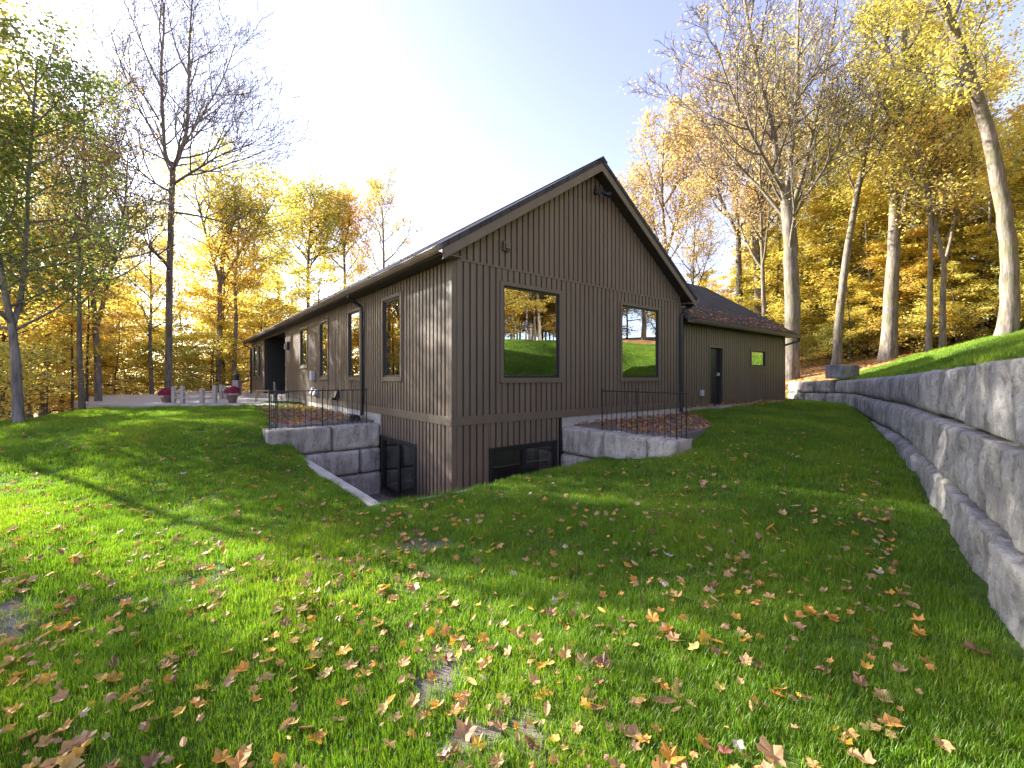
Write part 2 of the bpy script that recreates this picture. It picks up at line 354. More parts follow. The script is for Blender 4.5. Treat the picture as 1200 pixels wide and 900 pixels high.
# the face line of the top row of the retaining wall
WALL = [(0.15, -1.25), (3.15, 2.66), (4.99, 5.0), (7.28, 8.05), (9.62, 11.6), (11.9, 14.9), (13.6, 17.5), (13.5, 21.2)]
WALL_TOP = [0.14, 0.145, 0.115, 0.06, -0.005, -0.06, -0.12, -0.23]
def wall_side(x, y):
    """signed distance to the wall line, positive on the bank side"""
    x = np.asarray(x, float); y = np.asarray(y, float); best = np.full(x.shape, 1e9); sgn = np.ones(x.shape)
    pts = [(-1.2, -12.0)] + WALL + [(11.5, 32.0), (0, 75)]
    for (ax, ay), (bx, by) in zip(pts[:-1], pts[1:]):
        dx, dy = bx-ax, by-ay; L = dx*dx+dy*dy
        t = np.clip(((x-ax)*dx+(y-ay)*dy)/L, 0, 1)
        d = np.hypot(x-ax-t*dx, y-ay-t*dy); c = (x-ax)*dy-(y-ay)*dx
        m = d < best; best = np.where(m, d, best); sgn = np.where(m, np.sign(c), sgn)
    return best*sgn
def smooth(a, b, x): t = np.clip((x-a)/(b-a), 0, 1); return t*t*(3-2*t)
def terr(x, y):
    x = np.asarray(x, float); y = np.asarray(y, float)
    s = wall_side(x, y)
    zl = tps_eval(LF, x, y); zb = tps_eval(BF, x, y)
    far = smooth(30, 62, np.hypot(x, y))
    zl = zl*(1-far) + far*(-3.0); zb = zb*(1-far*.5) + far*.5*5
    # the bank eases to the wall's own height right behind it
    step = smooth(0.18, 0.38, s)
    beyond = smooth(21.5, 27, y)                          # past the end of the wall the slope is soft
    soft = smooth(-5, 5, s)
    k = step*(1-beyond) + soft*beyond
    wob = 0.02*np.sin(x*2.1+1.3*np.sin(y*1.3)) + 0.018*np.sin(y*2.7+x*.8)
    return zl*(1-k) + zb*k + wob + E
def terr1(x, y): return float(terr(np.array([x]), np.array([y]))[0])
def inside(poly, x, y):
    x = np.asarray(x, float); y = np.asarray(y, float); r = np.zeros(x.shape, bool); n = len(poly)
    for i in range(n):
        (ax, ay), (bx, by) = poly[i], poly[(i+1) % n]
        c = ((ay > y) != (by > y)) & (x < (bx-ax)*(y-ay)/((by-ay) if by != ay else 1e-9)+ax); r ^= c
    return r
LAWN_POLY = [(-3, -12), (-14, -6), (-15.5, 4), (-14.6, 11.6), (-17, 17), (-16.5, 20.5), (-20, 30), (-12, 30), (0, 25), (11.5, 19.5), (13.7, 21.5), (14.3, 19.6), (17, 19.8), (20.6, 21), (20, 15.5), (16.5, 8), (15, 0), (12, -12)]
BLOBS = [(-4.3, 3.05, .95, .22), (-3.5, 2.9, .6, .12), (-1.7, 3.9, .55, .16), (-.5, 2.45, .22, .30), (-.2, 2.05, .34, .15), (-.9, 4.4, .4, .12), (-2.6, 3.6, .5, .1)]
def bare_mask(x, y):
    b = np.zeros(np.shape(x))
    for (bx, by, rx, ry) in BLOBS: b = np.maximum(b, np.exp(-(((x-bx)/rx)**2+((y-by)/ry)**2)*1.1))
    sh = np.shape(x)
    nz = np.array([mnoise.fractal((p*2.3, q*2.3, 4.4), .7, 2.2, 4) for p, q in zip(np.ravel(x), np.ravel(y))]).reshape(sh)
    return np.clip(b*1.15+nz*.9*np.minimum(1, b*2.2)-.12, 0, 1)
def vnoise(x, y, f, seed=0):
    return np.array([mnoise.noise((a*f+seed*7.3, b*f, seed*3.1)) for a, b in zip(np.ravel(x), np.ravel(y))]).reshape(np.shape(x))

WELL_U0, WELL_V0, WELL_V1, WELL_U1 = -1.85, -1.2, 3.34, 2.74       # inner faces of the light well
def axis(breaks, fine, lo, hi):
    a = list(np.arange(lo, hi+1e-6, fine))
    for b in breaks:
        a = [t for t in a if abs(t-b) > fine*.45] + [b]
    a = sorted(a); out_lo = []; s = fine; t = a[0]
    while t > -420: s *= 1.22; t -= s; out_lo.append(t)
    out_hi = []; s = fine; t = a[-1]
    while t < 420: s *= 1.22; t += s; out_hi.append(t)
    return np.array(out_lo[::-1] + a + out_hi)
ua = axis([WELL_U0-.08, 0.05, WELL_U1+.25, 7.4], 0.22, -13, 17); va = axis([WELL_V0-.08, 0.05, WELL_V1+.25, 24.4], 0.22, -13, 13)
UU, VV = np.meshgrid(ua, va); GX = CX+UU*UX+VV*VX; GY = CY+UU*UY+VV*VY; GZ = terr(GX, GY)
nu, nv = len(ua), len(va)
uc = (ua[:-1]+ua[1:])/2; vc = (va[:-1]+va[1:])/2; UC, VC = np.meshgrid(uc, vc)
hole = ((UC > WELL_U0-.08) & (UC < WELL_U1+.25) & (VC > WELL_V0-.08) & (VC < WELL_V1+.25)) | ((UC > .05) & (UC < 7.4) & (VC > .05) & (VC < 24.4))
jj, ii = np.nonzero(~hole)
F = np.c_[jj*nu+ii, jj*nu+ii+1, (jj+1)*nu+ii+1, (jj+1)*nu+ii]
gm = nmesh_np('ground', np.c_[GX.ravel(), GY.ravel(), GZ.ravel()], F, M_GROUND, True)
inl = inside(LAWN_POLY, GX.ravel(), GY.ravel()).astype(np.float32)
at = gm.attributes.new('lawn', 'FLOAT', 'POINT'); at.data.foreach_set('value', inl)
at = gm.attributes.new('bare', 'FLOAT', 'POINT'); at.data.foreach_set('value', np.clip(bare_mask(GX, GY).ravel()*1.3, 0, 1).astype(np.float32))
ground = link('ground', gm); tag(ground, kind='structure')

# ---------------------------------------------------------------- house
HL, HW = 24.6, 7.57                       # length along v, gable width along u
ZF, ZS, ZE, ZB = -0.89, 2.12, 2.30, -2.85  # band bottom, soffit, eave top, basement bottom
PITCH = 0.6586; OV, RK = 0.35, 0.30
house = empty('house', W(0, 0, -1.7)); HO = Vector(house.location)
tag(house, 'long dark bronze house with vertical metal siding, gable end and basement light well', 'house')
def HU(u, v, z): return W(u, v, z) - HO
def gable_f(w, off, z): return HU(w, -off, z)          # wall in the gable plane, off = outward
def left_f(w, off, z): return HU(-off, w, z)
def siding_pieces(wf, w0, w1, z0, ztop, holes, width, name, parent, mat, first=10**6, rib=0.03, dep=0.022, flip=False):
    """vertical boards with a raised batten; each a mesh of its own (after `first` metres joined into one part)"""
    rest = MB(); w = w0; cnt = 0
    while w < w1-0.01:
        we = min(w+width, w1)
        cuts = sorted({w, we} | {h[k] for h in holes for k in (0, 1) if w+.012 < h[k] < we-.012})
        for a, b in zip(cuts[:-1], cuts[1:]):
            zr = [(z0, None)]; mid = (a+b)/2
            for (h0, h1, hz0, hz1) in sorted(holes, key=lambda h: h[2]):
                if h0 <= mid <= h1:
                    last = zr.pop(); 
                    if hz0 > last[0]+.02: zr.append((last[0], hz0))
                    zr.append((hz1, None))
            for (za, zb) in zr:
                jw = .027 if flip else .019; ja = jw if abs(a-w) < 1e-6 else .0; jb = jw if abs(b-we) < 1e-6 else .0
                prof = [(a+ja, .003), (a+ja, dep), ((a+b)/2, dep+.003), (b-jb, dep), (b-jb, .003)] if b-a > .04 else [(a, .006), (b, .006)]
                V = []; Fc = []
                for (pw, po) in prof: V += [wf(pw, po, za), wf(pw, po, zb if zb is not None else ztop(pw))]
                n = len(prof)
                for i in range(n-1): Fc.append((2*i, 2*i+2, 2*i+3, 2*i+1) if not flip else (2*i, 2*i+1, 2*i+3, 2*i+2))
                if n == 5:
                    Fc.append((0, 2, 4, 6, 8)[::-1] if not flip else (0, 2, 4, 6, 8)); Fc.append((1, 3, 5, 7, 9) if not flip else (9, 7, 5, 3, 1))
                if a-w0 < first: MB().add(V, Fc).build(name, mat, parent)
                else: rest.add(V, Fc)
        w = we
    if rest.V: tag(rest.build('siding_field', mat, parent), kind='stuff')
def wall_backing(wf, w0, w1, z0, ztop, holes, name, parent, mat, thick=0.16):
    ws = sorted({w0, w1} | {h[k] for h in holes for k in (0, 1)}); mb = MB()
    for a, b in zip(ws[:-1], ws[1:]):
        zr = [(z0, None)]; mid = (a+b)/2
        for (h0, h1, hz0, hz1) in sorted(holes, key=lambda h: h[2]):
            if h0 < mid < h1: last = zr.pop(); zr += [(last[0], hz0), (hz1, None)]
        for (za, zb) in zr:
            ta, tb = (zb, zb) if zb is not None else (ztop(a), ztop(b))
            V = [wf(a, 0, za), wf(b, 0, za), wf(b, 0, tb), wf(a, 0, ta), wf(a, -thick, za), wf(b, -thick, za), wf(b, -thick, tb), wf(a, -thick, ta)]
            mb.add(V, [(0, 1, 2, 3), (7, 6, 5, 4), (0, 4, 5, 1), (1, 5, 6, 2), (2, 6, 7, 3), (3, 7, 4, 0)])
    return mb.build(name, mat, parent)
def roof_z(u): return ZE + PITCH*(min(u, HW-u)+OV)      # top surface of the roof
def gable_top(u): return roof_z(u)-0.24
G_WIN = [(1.13, 2.66, -.02, 1.80), (4.85, 6.43, -.02, 1.80)]
L_WIN = [(2.17, 3.16, 0.0, 1.79), (4.77, 5.70, 0.0, 1.79), (7.77, 8.69, 0.0, 1.79), (10.45, 11.5, .42, 1.80), (20.8, 21.7, 0, 1.75), (22.5, 23.5, 0, 1.75)]
PORCH = (14.4, 19.9, -.93, ZS)
BW_L = (1.45, 3.15, -2.62, -1.45); BW_G = (.85, 2.53, -2.62, -1.43)
ins = lambda w: (w[0]+.06, w[1]-.06, w[2]+.06, w[3]-.06)
wall_backing(gable_f, 0, HW, -1.35, gable_top, G_WIN, 'wall', house, M_JOINT)
wall_backing(left_f, 0.0, HL, -1.35, lambda w: ZS, L_WIN+[(14.4, 19.9, -.93, ZS-.001)], 'wall', house, M_JOINT)
wall_backing(gable_f, 0, WELL_U1+.2, ZB, lambda w: -1.352, [(BW_G[0], BW_G[1], BW_G[2], BW_G[3])], 'basement_wall', house, M_JOINT)
wall_backing(left_f, 0, WELL_V1+.2, ZB, lambda w: -1.352, [(BW_L[0], BW_L[1], BW_L[2], BW_L[3])], 'basement_wall', house, M_JOINT)
mb = MB(); mb.box(HW-.16, HW, .16, HL, -1.35, ZS, HU); mb.build('wall', M_SIDING, house)
mb = MB(); mb.add([HU(0, HL, -1.35), HU(HW, HL, -1.35), HU(HW, HL, gable_top(HW)), HU(HW/2, HL, gable_top(HW/2)), HU(0, HL, gable_top(0))], [(0, 1, 2, 3, 4)]); mb.build('wall', M_SIDING, house)
# boards
TRIMZ = 2.12
siding_pieces(gable_f, .07, HW-.07, -.73, lambda w: TRIMZ, G_WIN, .1485, 'siding_board', house, M_SIDING)
siding_pieces(gable_f, .0, HW, TRIMZ+.035, gable_top, [], .1485, 'siding_board', house, M_SIDING)
siding_pieces(gable_f, .07, WELL_U1-.06, ZB, lambda w: ZF, [BW_G], .1485, 'siding_board', house, M_SIDING)
siding_pieces(left_f, .07, HL-.07, -.73, lambda w: ZS, L_WIN+[PORCH], .15, 'siding_board', house, M_SIDING, first=9.0, flip=True)
siding_pieces(left_f, .07, WELL_V1-.02, ZB, lambda w: ZF, [BW_L], .15, 'siding_board', house, M_SIDING, flip=True)
# bands, corner boards, foundation
mb = MB(); mb.box(-.045, HW+.02, -.045, -.001, ZF, -.73, HU); mb.build('band_board', M_TRIM, house)
mb = MB(); mb.box(-.045, -.001, .002, 14.4, ZF, -.73, HU); mb.box(-.045, -.001, 19.9, HL, ZF, -.73, HU); mb.build('band_board', M_TRIM, house)
mb = MB(); mb.box(.07, HW, -.035, -.0015, TRIMZ-.003, TRIMZ+.037, HU); mb.build('trim_strip', M_TRIM, house)
def corner(name, u0, v0, su, sv, z0, z1):
    m = MB(); m.box(*sorted((u0+su*.03, u0-su*.075)), *sorted((v0+sv*.03, v0+sv*.001)), z0, z1, HU)
    m.box(*sorted((u0+su*.03, u0+su*.001)), *sorted((v0+sv*.0005, v0-sv*.075)), z0, z1, HU); m.build(name, M_TRIM, house)
corner('corner_board', 0, 0, -1, -1, -.728, ZS-.002); corner('corner_board', 0, 0, -1, -1, ZB, ZF-.002)
corner('corner_board', HW, 0, 1, -1, -.728, ZS-.002); corner('corner_board', 0, HL, -1, 1, -.728, ZS-.002)
mb = MB(); mb.box(WELL_U1-.055, WELL_U1-.002, -.04, -.001, ZB, ZF-.002, HU); mb.build('corner_board', M_BLACK, house)
mb = MB(); mb.box(WELL_U1+.003, HW, -.02, -.001, -1.4, ZF-.001, HU); mb.build('foundation', M_CONC, house)
mb = MB(); mb.box(-.02, -.001, WELL_V1+.003, HL, -1.4, ZF-.001, HU); mb.build('foundation', M_CONC, house)
# floor, porch recess, inner partition
mb = MB(); mb.box(.17, HW-.17, .17, HL-.1, -1.3, -.93, HU); mb.build('floor_slab', M_INSIDE, house)
mb = MB(); mb.box(.17, HW-.17, 4.2, 4.3, -2.85, 2.1, HU); mb.box(3.7, 3.8, 4.3, 14.2, -.92, 2.1, HU); mb.box(.17, HW-.17, .17, 4.2, 2.12, 2.2, HU); mb.build('partition', M_INSIDE, house)
mb = MB(); mb.box(.17, HW-.17, .17, 4.2, -2.95, -2.86, HU); mb.build('basement_floor', M_INSIDE, house)
mb = MB()
mb.box(2.6, 2.7, 14.3, 20.0, -.92, ZS, HU); mb.box(.162, 2.6, 14.22, 14.39, -.92, ZS, HU); mb.box(.162, 2.6, 19.92, 20.08, -.92, ZS, HU); mb.box(.0, 2.7, 14.3, 20.0, ZS+.003, ZS+.05, HU)
mb.build('porch_recess', M_PORCH, house)
mb = MB()
for k in range(16):
    q = .3+.15*k; mb.box(q, q+.03, 19.895, 19.918, -.92, ZS, HU)
tag(mb.build('porch_battens', M_PORCH, house), kind='stuff')
mb = MB(); mb.box(.0, 2.6, 14.3, 20.0, -.99, -.925, HU); mb.build('porch_floor', M_CONC, house)
mb = MB(); mb.box(-.02, .05, 14.4, 19.9, ZS-.10, ZS-.004, HU); mb.build('porch_header', M_TRIM, house)
mb = MB(); mb.box(.9, 1.9, 19.86, 19.893, -.92, 1.15, HU); pd = mb.build('door', M_BLACK, house)
mb = MB(); mb.box(1.75, 1.8, 19.80, 19.858, .02, .08, HU); mb.build('handle', M_WHITEMETAL, pd)

def window(wf, rect, flip, parent, mull=0, glass=M_GLASS, fmat=M_TRIM, trim=.075, sill=True):
    a, b, z0, z1 = rect
    m = MB()
    def bar(w0, w1, o0, o1, zz0, zz1, mm): mm.box(w0, w1, o0, o1, zz0, zz1, wf)
    bar(a-trim, a, .001, .05, z0-trim, z1+trim, m); bar(b, b+trim, .001, .05, z0-trim, z1+trim, m)
    bar(a, b, .001, .048, z1, z1+trim, m); bar(a, b, .001, .048, z0-trim, z0, m)
    win = m.build('window', fmat, parent)
    m = MB(); s = .045
    bar(a, a+s, -.09, .015, z0, z1, m); bar(b-s, b, -.09, .015, z0, z1, m); bar(a+s, b-s, -.09, .014, z1-s, z1, m); bar(a+s, b-s, -.09, .014, z0, z0+s, m)
    for k in range(mull):
        c = a+(b-a)*(k+1)/(mull+1); bar(c-.04, c+.04, -.09, .018, z0+s, z1-s, m)
    m.build('frame', M_BLACK, win)
    for k in range(mull+1):
        c0 = a+(b-a)*k/(mull+1)+s; c1 = a+(b-a)*(k+1)/(mull+1)-s
        g = MB(); g.add([wf(c0, -.004, z0+s), wf(c1, -.004, z0+s), wf(c1, -.004, z1-s), wf(c0, -.004, z1-s)], [(0, 1, 2, 3) if not flip else (3, 2, 1, 0)])
        g.build('pane', glass, win)
    if sill:
        m = MB(); bar(a-trim-.01, b+trim+.01, .002, .066, z0-trim-.028, z0-trim-.001, m); m.build('sill', fmat, win)
    return win
for r in G_WIN: window(gable_f, r, False, house)
for r in L_WIN: window(left_f, r, True, house)
window(gable_f, BW_G, False, house, 1, M_GLASS2, M_BLACK, .06, False); window(left_f, BW_L, True, house, 1, M_GLASS2, M_BLACK, .06, False)

# roof: two slabs with overhang, rake boards, soffit, gutters
def slab(u0, u1, v0, v1, name, mat):
    t = .10
    m = MB(); z0, z1 = roof_z2(u0), roof_z2(u1)
    V = [HU(u0, v0, z0), HU(u1, v0, z1), HU(u1, v1, z1), HU(u0, v1, z0), HU(u0, v0, z0-t), HU(u1, v0, z1-t), HU(u1, v1, z1-t), HU(u0, v1, z0-t)]
    m.add(V, [(0, 1, 2, 3), (7, 6, 5, 4), (0, 4, 5, 1), (1, 5, 6, 2), (2, 6, 7, 3), (3, 7, 4, 0)])
    return m.build(name, mat, house)
def roof_z2(u): return ZE + PITCH*((u if u <= HW/2 else HW-u)+OV)
roof = slab(-OV-.03, HW/2, -RK-.02, HL+.35, 'roof', M_SHINGLE)
r2 = slab(HW/2, HW+OV+.03, -RK-.02, HL+.35, 'roof', M_SHINGLE)
mb = MB(); mb.add([HU(HW/2-.16, -RK-.03, roof_z2(HW/2)-.075), HU(HW/2, -RK-.03, roof_z2(HW/2)+.035), HU(HW/2+.16, -RK-.03, roof_z2(HW/2)-.075), HU(HW/2-.16, HL+.36, roof_z2(HW/2)-.075), HU(HW/2, HL+.36, roof_z2(HW/2)+.035), HU(HW/2+.16, HL+.36, roof_z2(HW/2)-.075)], [(0, 1, 4, 3), (1, 2, 5, 4), (0, 2, 1), (3, 4, 5)])
mb.build('ridge_cap', M_SHINGLE, roof)
for side in (0, 1):
    uu = (-OV, HW/2) if side == 0 else (HW+OV, HW/2)
    a, b = uu
    za, zb = roof_z2(a)-.105, roof_z2(b)-.105
    for v0, v1 in ((-RK, -RK+.03), (HL+.30, HL+.33)):
        m = MB(); V = []
        for v in (v0, v1): V += [HU(a, v, za), HU(b, v, zb), HU(b, v, zb-.19), HU(a, v, za-.19)]
        m.add(V, [(0, 1, 2, 3), (7, 6, 5, 4), (0, 4, 5, 1), (1, 5, 6, 2), (2, 6, 7, 3), (3, 7, 4, 0)]); m.build('rake_board', M_TRIM, house)
    # sloping soffit under the rake
    m = MB(); V = [HU(a, -RK+.031, za-.15), HU(b, -RK+.031, zb-.15), HU(b, .0, zb-.15), HU(a, .0, za-.15)]; m.add(V, [(0, 1, 2, 3)]); m.build('rake_soffit', M_SOFFIT, house)
    # level soffit and fascia at the eaves
    m = MB()
    if side == 0: m.box(-OV+.01, -.001, -RK+.035, HL+.29, ZS-.012, ZS+.004, HU)
    else: m.box(HW+.001, HW+OV-.01, -RK+.035, HL+.29, ZS-.012, ZS+.004, HU)
    m.build('soffit', M_SOFFIT, house)
    m = MB()
    if side == 0: m.box(-OV-.012, -OV+.008, -RK+.032, HL+.298, ZS-.02, ZE-.10, HU)
    else: m.box(HW+OV-.008, HW+OV+.012, -RK+.032, HL+.298, ZS-.02, ZE-.10, HU)
    m.build('fascia', M_TRIM, house)
    # gutter: K profile
    prof = [(0, .0), (0, -.11), (.07, -.11), (.10, -.07), (.125, -.015), (.125, .0), (.115, .0), (.112, -.015), (.09, -.065), (.066, -.1), (.008, -.1), (.008, 0)]
    m = MB(); base = -OV-.013 if side == 0 else HW+OV+.013; sg = -1 if side == 0 else 1
    poly = [HU(base+sg*p, -RK+.0, ZE-.085+q) for p, q in prof]
    m.prism(poly, HU(0, HL+.55, 0)-HU(0, 0, 0)); m.build('gutter', M_TRIM, house)
# rake return boxes at the near corners
mb = MB(); mb.box(-OV+.0, .03, -RK+.0005, -.046, ZS-.03, ZS-.0125, HU); mb.build('soffit_return', M_TRIM, house)
mb = MB(); mb.box(HW-.03, HW+OV, -RK+.0005, -.046, ZS-.03, ZS-.0125, HU); mb.build('soffit_return', M_TRIM, house)
def downspout(pts, mat=M_BLACK, r=.045):
    return MB().tube(pts, r, 8).build('downspout', mat, house)
downspout([HU(-OV-.07, 4.5, ZE-.19), HU(-OV-.07, 4.5, ZE-.26), HU(-.10, 4.5, ZE-.46), HU(-.075, 4.5, ZE-.6), HU(-.075, 4.5, -1.0), HU(-.22, 4.5, -1.08)])
downspout([HU(HW+OV+.05, -.12, ZE-.19), HU(HW+OV+.02, -.12, ZE-.27), HU(HW+.02, -.10, ZE-.36), HU(HW-.05, -.075, ZE-.5), HU(HW-.05, -.075, -1.0), HU(HW-.05, -.2, -1.08)])
downspout([HU(-OV-.07, 24.7, ZE-.19), HU(-OV-.07, 24.7, ZE-.3), HU(-.08, 24.5, ZE-.55), HU(-.07, 24.5, -1.1)])
# fixtures on the walls
m = MB(); m.box(1.11, 1.27, -.09, -.024, 2.47, 2.66, HU); m.box(1.13, 1.25, -.13, -.091, 2.5, 2.62, HU); m.build('vent_cover', M_TRIM, house, bevel=.01)
fl = MB(); fl.box(3.80, 3.92, -.07, -.024, 4.30, 4.42, HU); fl = fl.build('floodlight', M_BLACK, house)
for q in (3.78, 3.97):
    m = MB(); a = HU(q+(.02 if q < 3.9 else 0), -.1, 4.34); b = HU(q+(-.08 if q < 3.9 else .14), -.27, 4.26)
    m.tube([a, a.lerp(b, .4), b], [.025, .045, .075], 12); m.build('lamp_head', M_BLACK, fl)
m = MB(); m.tube([HU(3.82, -.25, 4.25), HU(3.84, -.252, 4.25)], [.06, .06], 10)
m = MB(); m.box(3.83, 3.87, -.06, -.024, 4.42, 4.5, HU); m.build('sensor', M_BLACK, fl)
m = MB(); m.box(-.12, -.024, 13.55, 13.70, 1.15, 1.5, HU); wl = m.build('wall_light', M_BLACK, house, bevel=.02)
m = MB(); m.box(-.11, -.024, 14.12, 14.2, 1.2, 1.45, HU); m.build('wall_light', M_WHITEMETAL, house, bevel=.02)
m = MB(); m.box(-.15, -.024, 9.35, 9.65, -.13, .2, HU); m.build('meter_box', M_WHITEMETAL, house, bevel=.02)
for (vv, zz, mt) in ((9.1, -.55, M_WHITEMETAL), (9.5, -.5, M_WHITEMETAL), (7.0, -.62, M_BLACK), (6.7, -.55, M_BLACK)):
    m = MB(); m.box(-.17, -.024, vv-.12, vv+.12, zz-.09, zz+.12, lambda u, v, z, zz=zz: HU(u*(1 if z < zz else .55), v, z)); m.build('vent_hood', mt, house, bevel=.015)

# ---------------------------------------------------------------- rock-face blocks
rb = random.Random(4)
def block_mesh(name, P, nx, ny, amp, seed, dep, mat=None):
    """P(a, b) -> point on the flat face, a along 0..1, b up 0..1, plus outward normal; returns a mesh with a rough front"""
    V = []; F = []
    p00, nrm = P(0, 0); L = (P(1, 0)[0]-p00).length; H = (P(0, 1)[0]-p00).length
    for j in range(ny+1):
        for i in range(nx+1):
            a, b = i/nx, j/ny; p, nn = P(a, b)
            s = Vector((a*L, b*H*.5, seed*3.7))
            d = (mnoise.fractal(s*2.1, 1.0, 2.1, 4)*.30 + mnoise.fractal(s*6.0+Vector((9, 0, 0)), .8, 2.2, 5)*.26
                 + .22*abs(mnoise.noise(Vector((a*L*2.6, b*H*.8, seed*5.1)))))*amp
            ex = min(a, 1-a)*L; ey = min(b, 1-b)*H
            rd = .032+.02*mnoise.noise(s*3)
            ea = 1-(1-min(1, ex/(rd*1.25)))**2; eb = 1-(1-min(1, ey/(rd*.9)))**2; e = ea*eb
            vd = mnoise.voronoi(Vector((a*L*4.2, b*H*3.0, seed*2.3)))[0]; vd2 = mnoise.voronoi(Vector((a*L*11, b*H*8, seed*1.3)))[0]
            d += amp*(.55*(.45-vd[0]) + .22*(.45-vd2[0]))
            off = -.055*(1-eb) - .10*(1-ea) + d*(.3+.7*e)
            jit = Vector((0, 0, 0))
            if j == ny: jit.z = -.012+.02*mnoise.noise(Vector((a*L*3, seed, 2)))
            V.append(p + nn*off + jit)
    for j in range(ny):
        for i in range(nx):
            k = j*(nx+1)+i; F.append((k, k+1, k+nx+2, k+nx+1))
    # top, ends and back
    nb = len(V)
    def row(ids, flip):
        base = len(V)
        for t in ids:
            pb = V[t]; n0 = P((t % (nx+1))/nx, (t//(nx+1))/ny)[1]; V.append(pb - n0*dep)
        for q in range(len(ids)-1):
            f = (ids[q], ids[q+1], base+q+1, base+q); F.append(f if not flip else f[::-1])
    row([ny*(nx+1)+i for i in range(nx+1)], False); row([i for i in range(nx+1)], True)
    row([j*(nx+1) for j in range(ny+1)], False); row([j*(nx+1)+nx for j in range(ny+1)], True)
    me = nmesh(name, V, F, mat or M_STONE, True); return me
def straight_wall(name, label, p0, p1, ztop, hs, outward, lens, dep=.45, amp=.07, res=26, group=None):
    """courses of stone blocks from p0 to p1 (xy); hs = course heights from the top down; lens = one list of block lengths per course"""
    root = empty(name, (p0[0], p0[1], ztop-sum(hs))); tag(root, label, 'stone wall', group); O = Vector(root.location)
    d = Vector((p1[0]-p0[0], p1[1]-p0[1], 0)); L = d.length; d.normalize(); nn = Vector((*outward, 0)).normalized()
    z = ztop
    for r, h in enumerate(hs):
        x = 0; q = 0; step = .035*r
        while x < L-.02:
            l = lens[r][q % len(lens[r])]; q += 1; e = min(x+l, L)
            if L-e < .25: e = L
            g = .007
            A = Vector((p0[0], p0[1], z-h)) + d*(x+g) + nn*step - O; wd = d*(e-x-2*g); hh = Vector((0, 0, h-.014))
            me = block_mesh('stone_block', lambda a, b, A=A, wd=wd, hh=hh: (A+wd*a+hh*b, nn), max(4, int(res*(e-x)/1.2)), max(4, int(res*.5)), amp, rb.random()*100, dep, M_STONE2)
            link('stone_block', me, None, root); x = e
        z -= h
    return root
pA = W(0, WELL_V1); pB = W(-2.44, WELL_V1)
straight_wall('well_wall', 'three-course pale stone block wall closing the light well left of the house corner', (pA.x, pA.y), (pB.x, pB.y), E-1.10, [.585, .575, .58], (-VX, -VY), [[1.12, 1.4], [.5, 1.2, 1.0], [1.5, 1.2]], amp=.06)
pA = W(WELL_U1, .0); pB = W(WELL_U1, -2.75)
straight_wall('well_wall', 'grey stone block wall ending the light well below the right fence and leaf bed', (pA.x, pA.y), (pB.x, pB.y), E-1.08, [.58, .58, .58], (-UX, -UY), [[1.15, 1.0, .6], [.75, 1.0, 1.2], [1.2, 1.4]], amp=.06)

# the long retaining wall
rw = empty('retaining_wall', (WALL[3][0], WALL[3][1], E-1.35)); tag(rw, 'long curving retaining wall of big grey rock-face stone blocks along the right bank', 'retaining wall')
wp = [Vector((x, y, 0)) for x, y in WALL]; seg = [0.0]
for a, b in zip(wp[:-1], wp[1:]): seg.append(seg[-1]+(b-a).length)
WLEN = seg[-1]
def wall_at(s):
    s = max(0, min(WLEN-1e-4, s)); k = max(i for i in range(len(seg)) if seg[i] <= s); k = min(k, len(wp)-2); t = (s-seg[k])/(seg[k+1]-seg[k])
    p = wp[k].lerp(wp[k+1], t); d = (wp[k+1]-wp[k]).normalized()
    if t > .7 and k < len(wp)-2: d = d.lerp((wp[k+2]-wp[k+1]).normalized(), (t-.7)/.6).normalized()
    if t < .3 and k > 0: d = (wp[k]-wp[k-1]).normalized().lerp(d, .5+t/.6).normalized()
    zt = WALL_TOP[k]*(1-t)+WALL_TOP[k+1]*t
    return p, Vector((-d.y, d.x, 0)), zt
def row_h(s): return .595-.06*max(0, min(1, (s-8)/18))
RO = Vector(rw.location)
for r in range(3):
    s = [-.0, -.55, -.3][r]; smax = WLEN if r < 2 else 16.2
    while s < smax-.2:
        l = rb.choice([1.1, 1.35, 1.6, 1.25]) if s < 17 else rb.choice([.9, 1.15, 1.3])
        e = min(s+l, WLEN)
        if s > -2 and e > 0.05:
            g = .019; jut = rb.uniform(-.02, .022)
            def P(a, b, s=s, e=e, r=r, jut=jut, g=g):
                ss = max(0, s)+g+(e-max(0, s)-2*g)*a; p, nn, zt = wall_at(ss); h = row_h(ss)
                z = zt-h*(r+1)+.007 + b*(h-.014)
                return Vector((p.x, p.y, E+z)) + nn*(.058*r+jut-.014*b) - RO, nn
            pm = wall_at((s+e)/2)[0]; dist = pm.length
            nx = int(min(46, max(10, 150/dist)))*(2 if dist < 6 else 1)
            me = block_mesh('stone_block', P, min(nx, 64), max(6, min(34, int(nx*.55))), .085, rb.random()*100, .5)
            link('stone_block', me, None, rw)
        s = e
# the loose upper block at the bend
tb = empty('stone_block', (13.95, 17.75, E-.1)); tag(tb, 'single stone block standing on top of the retaining wall at its bend', 'stone block')
d0 = Vector((.93, .36, 0)).normalized(); n0 = Vector((d0.y*-1, d0.x, 0))*-1
me = block_mesh('rock_face', lambda a, b: (Vector((-.35, .12, 0))+d0*(1.25*a)+Vector((0, 0, .02+.60*b)), n0), 22, 12, .06, 77, .5); link('rock_face', me, None, tb)
me = block_mesh('end_face', lambda a, b: (Vector((-.35, .12, 0))+(-n0)*(.5*(1-a))+Vector((0, 0, .02+.58*b)), -d0), 12, 12, .05, 71, .3); link('end_face', me, None, tb)

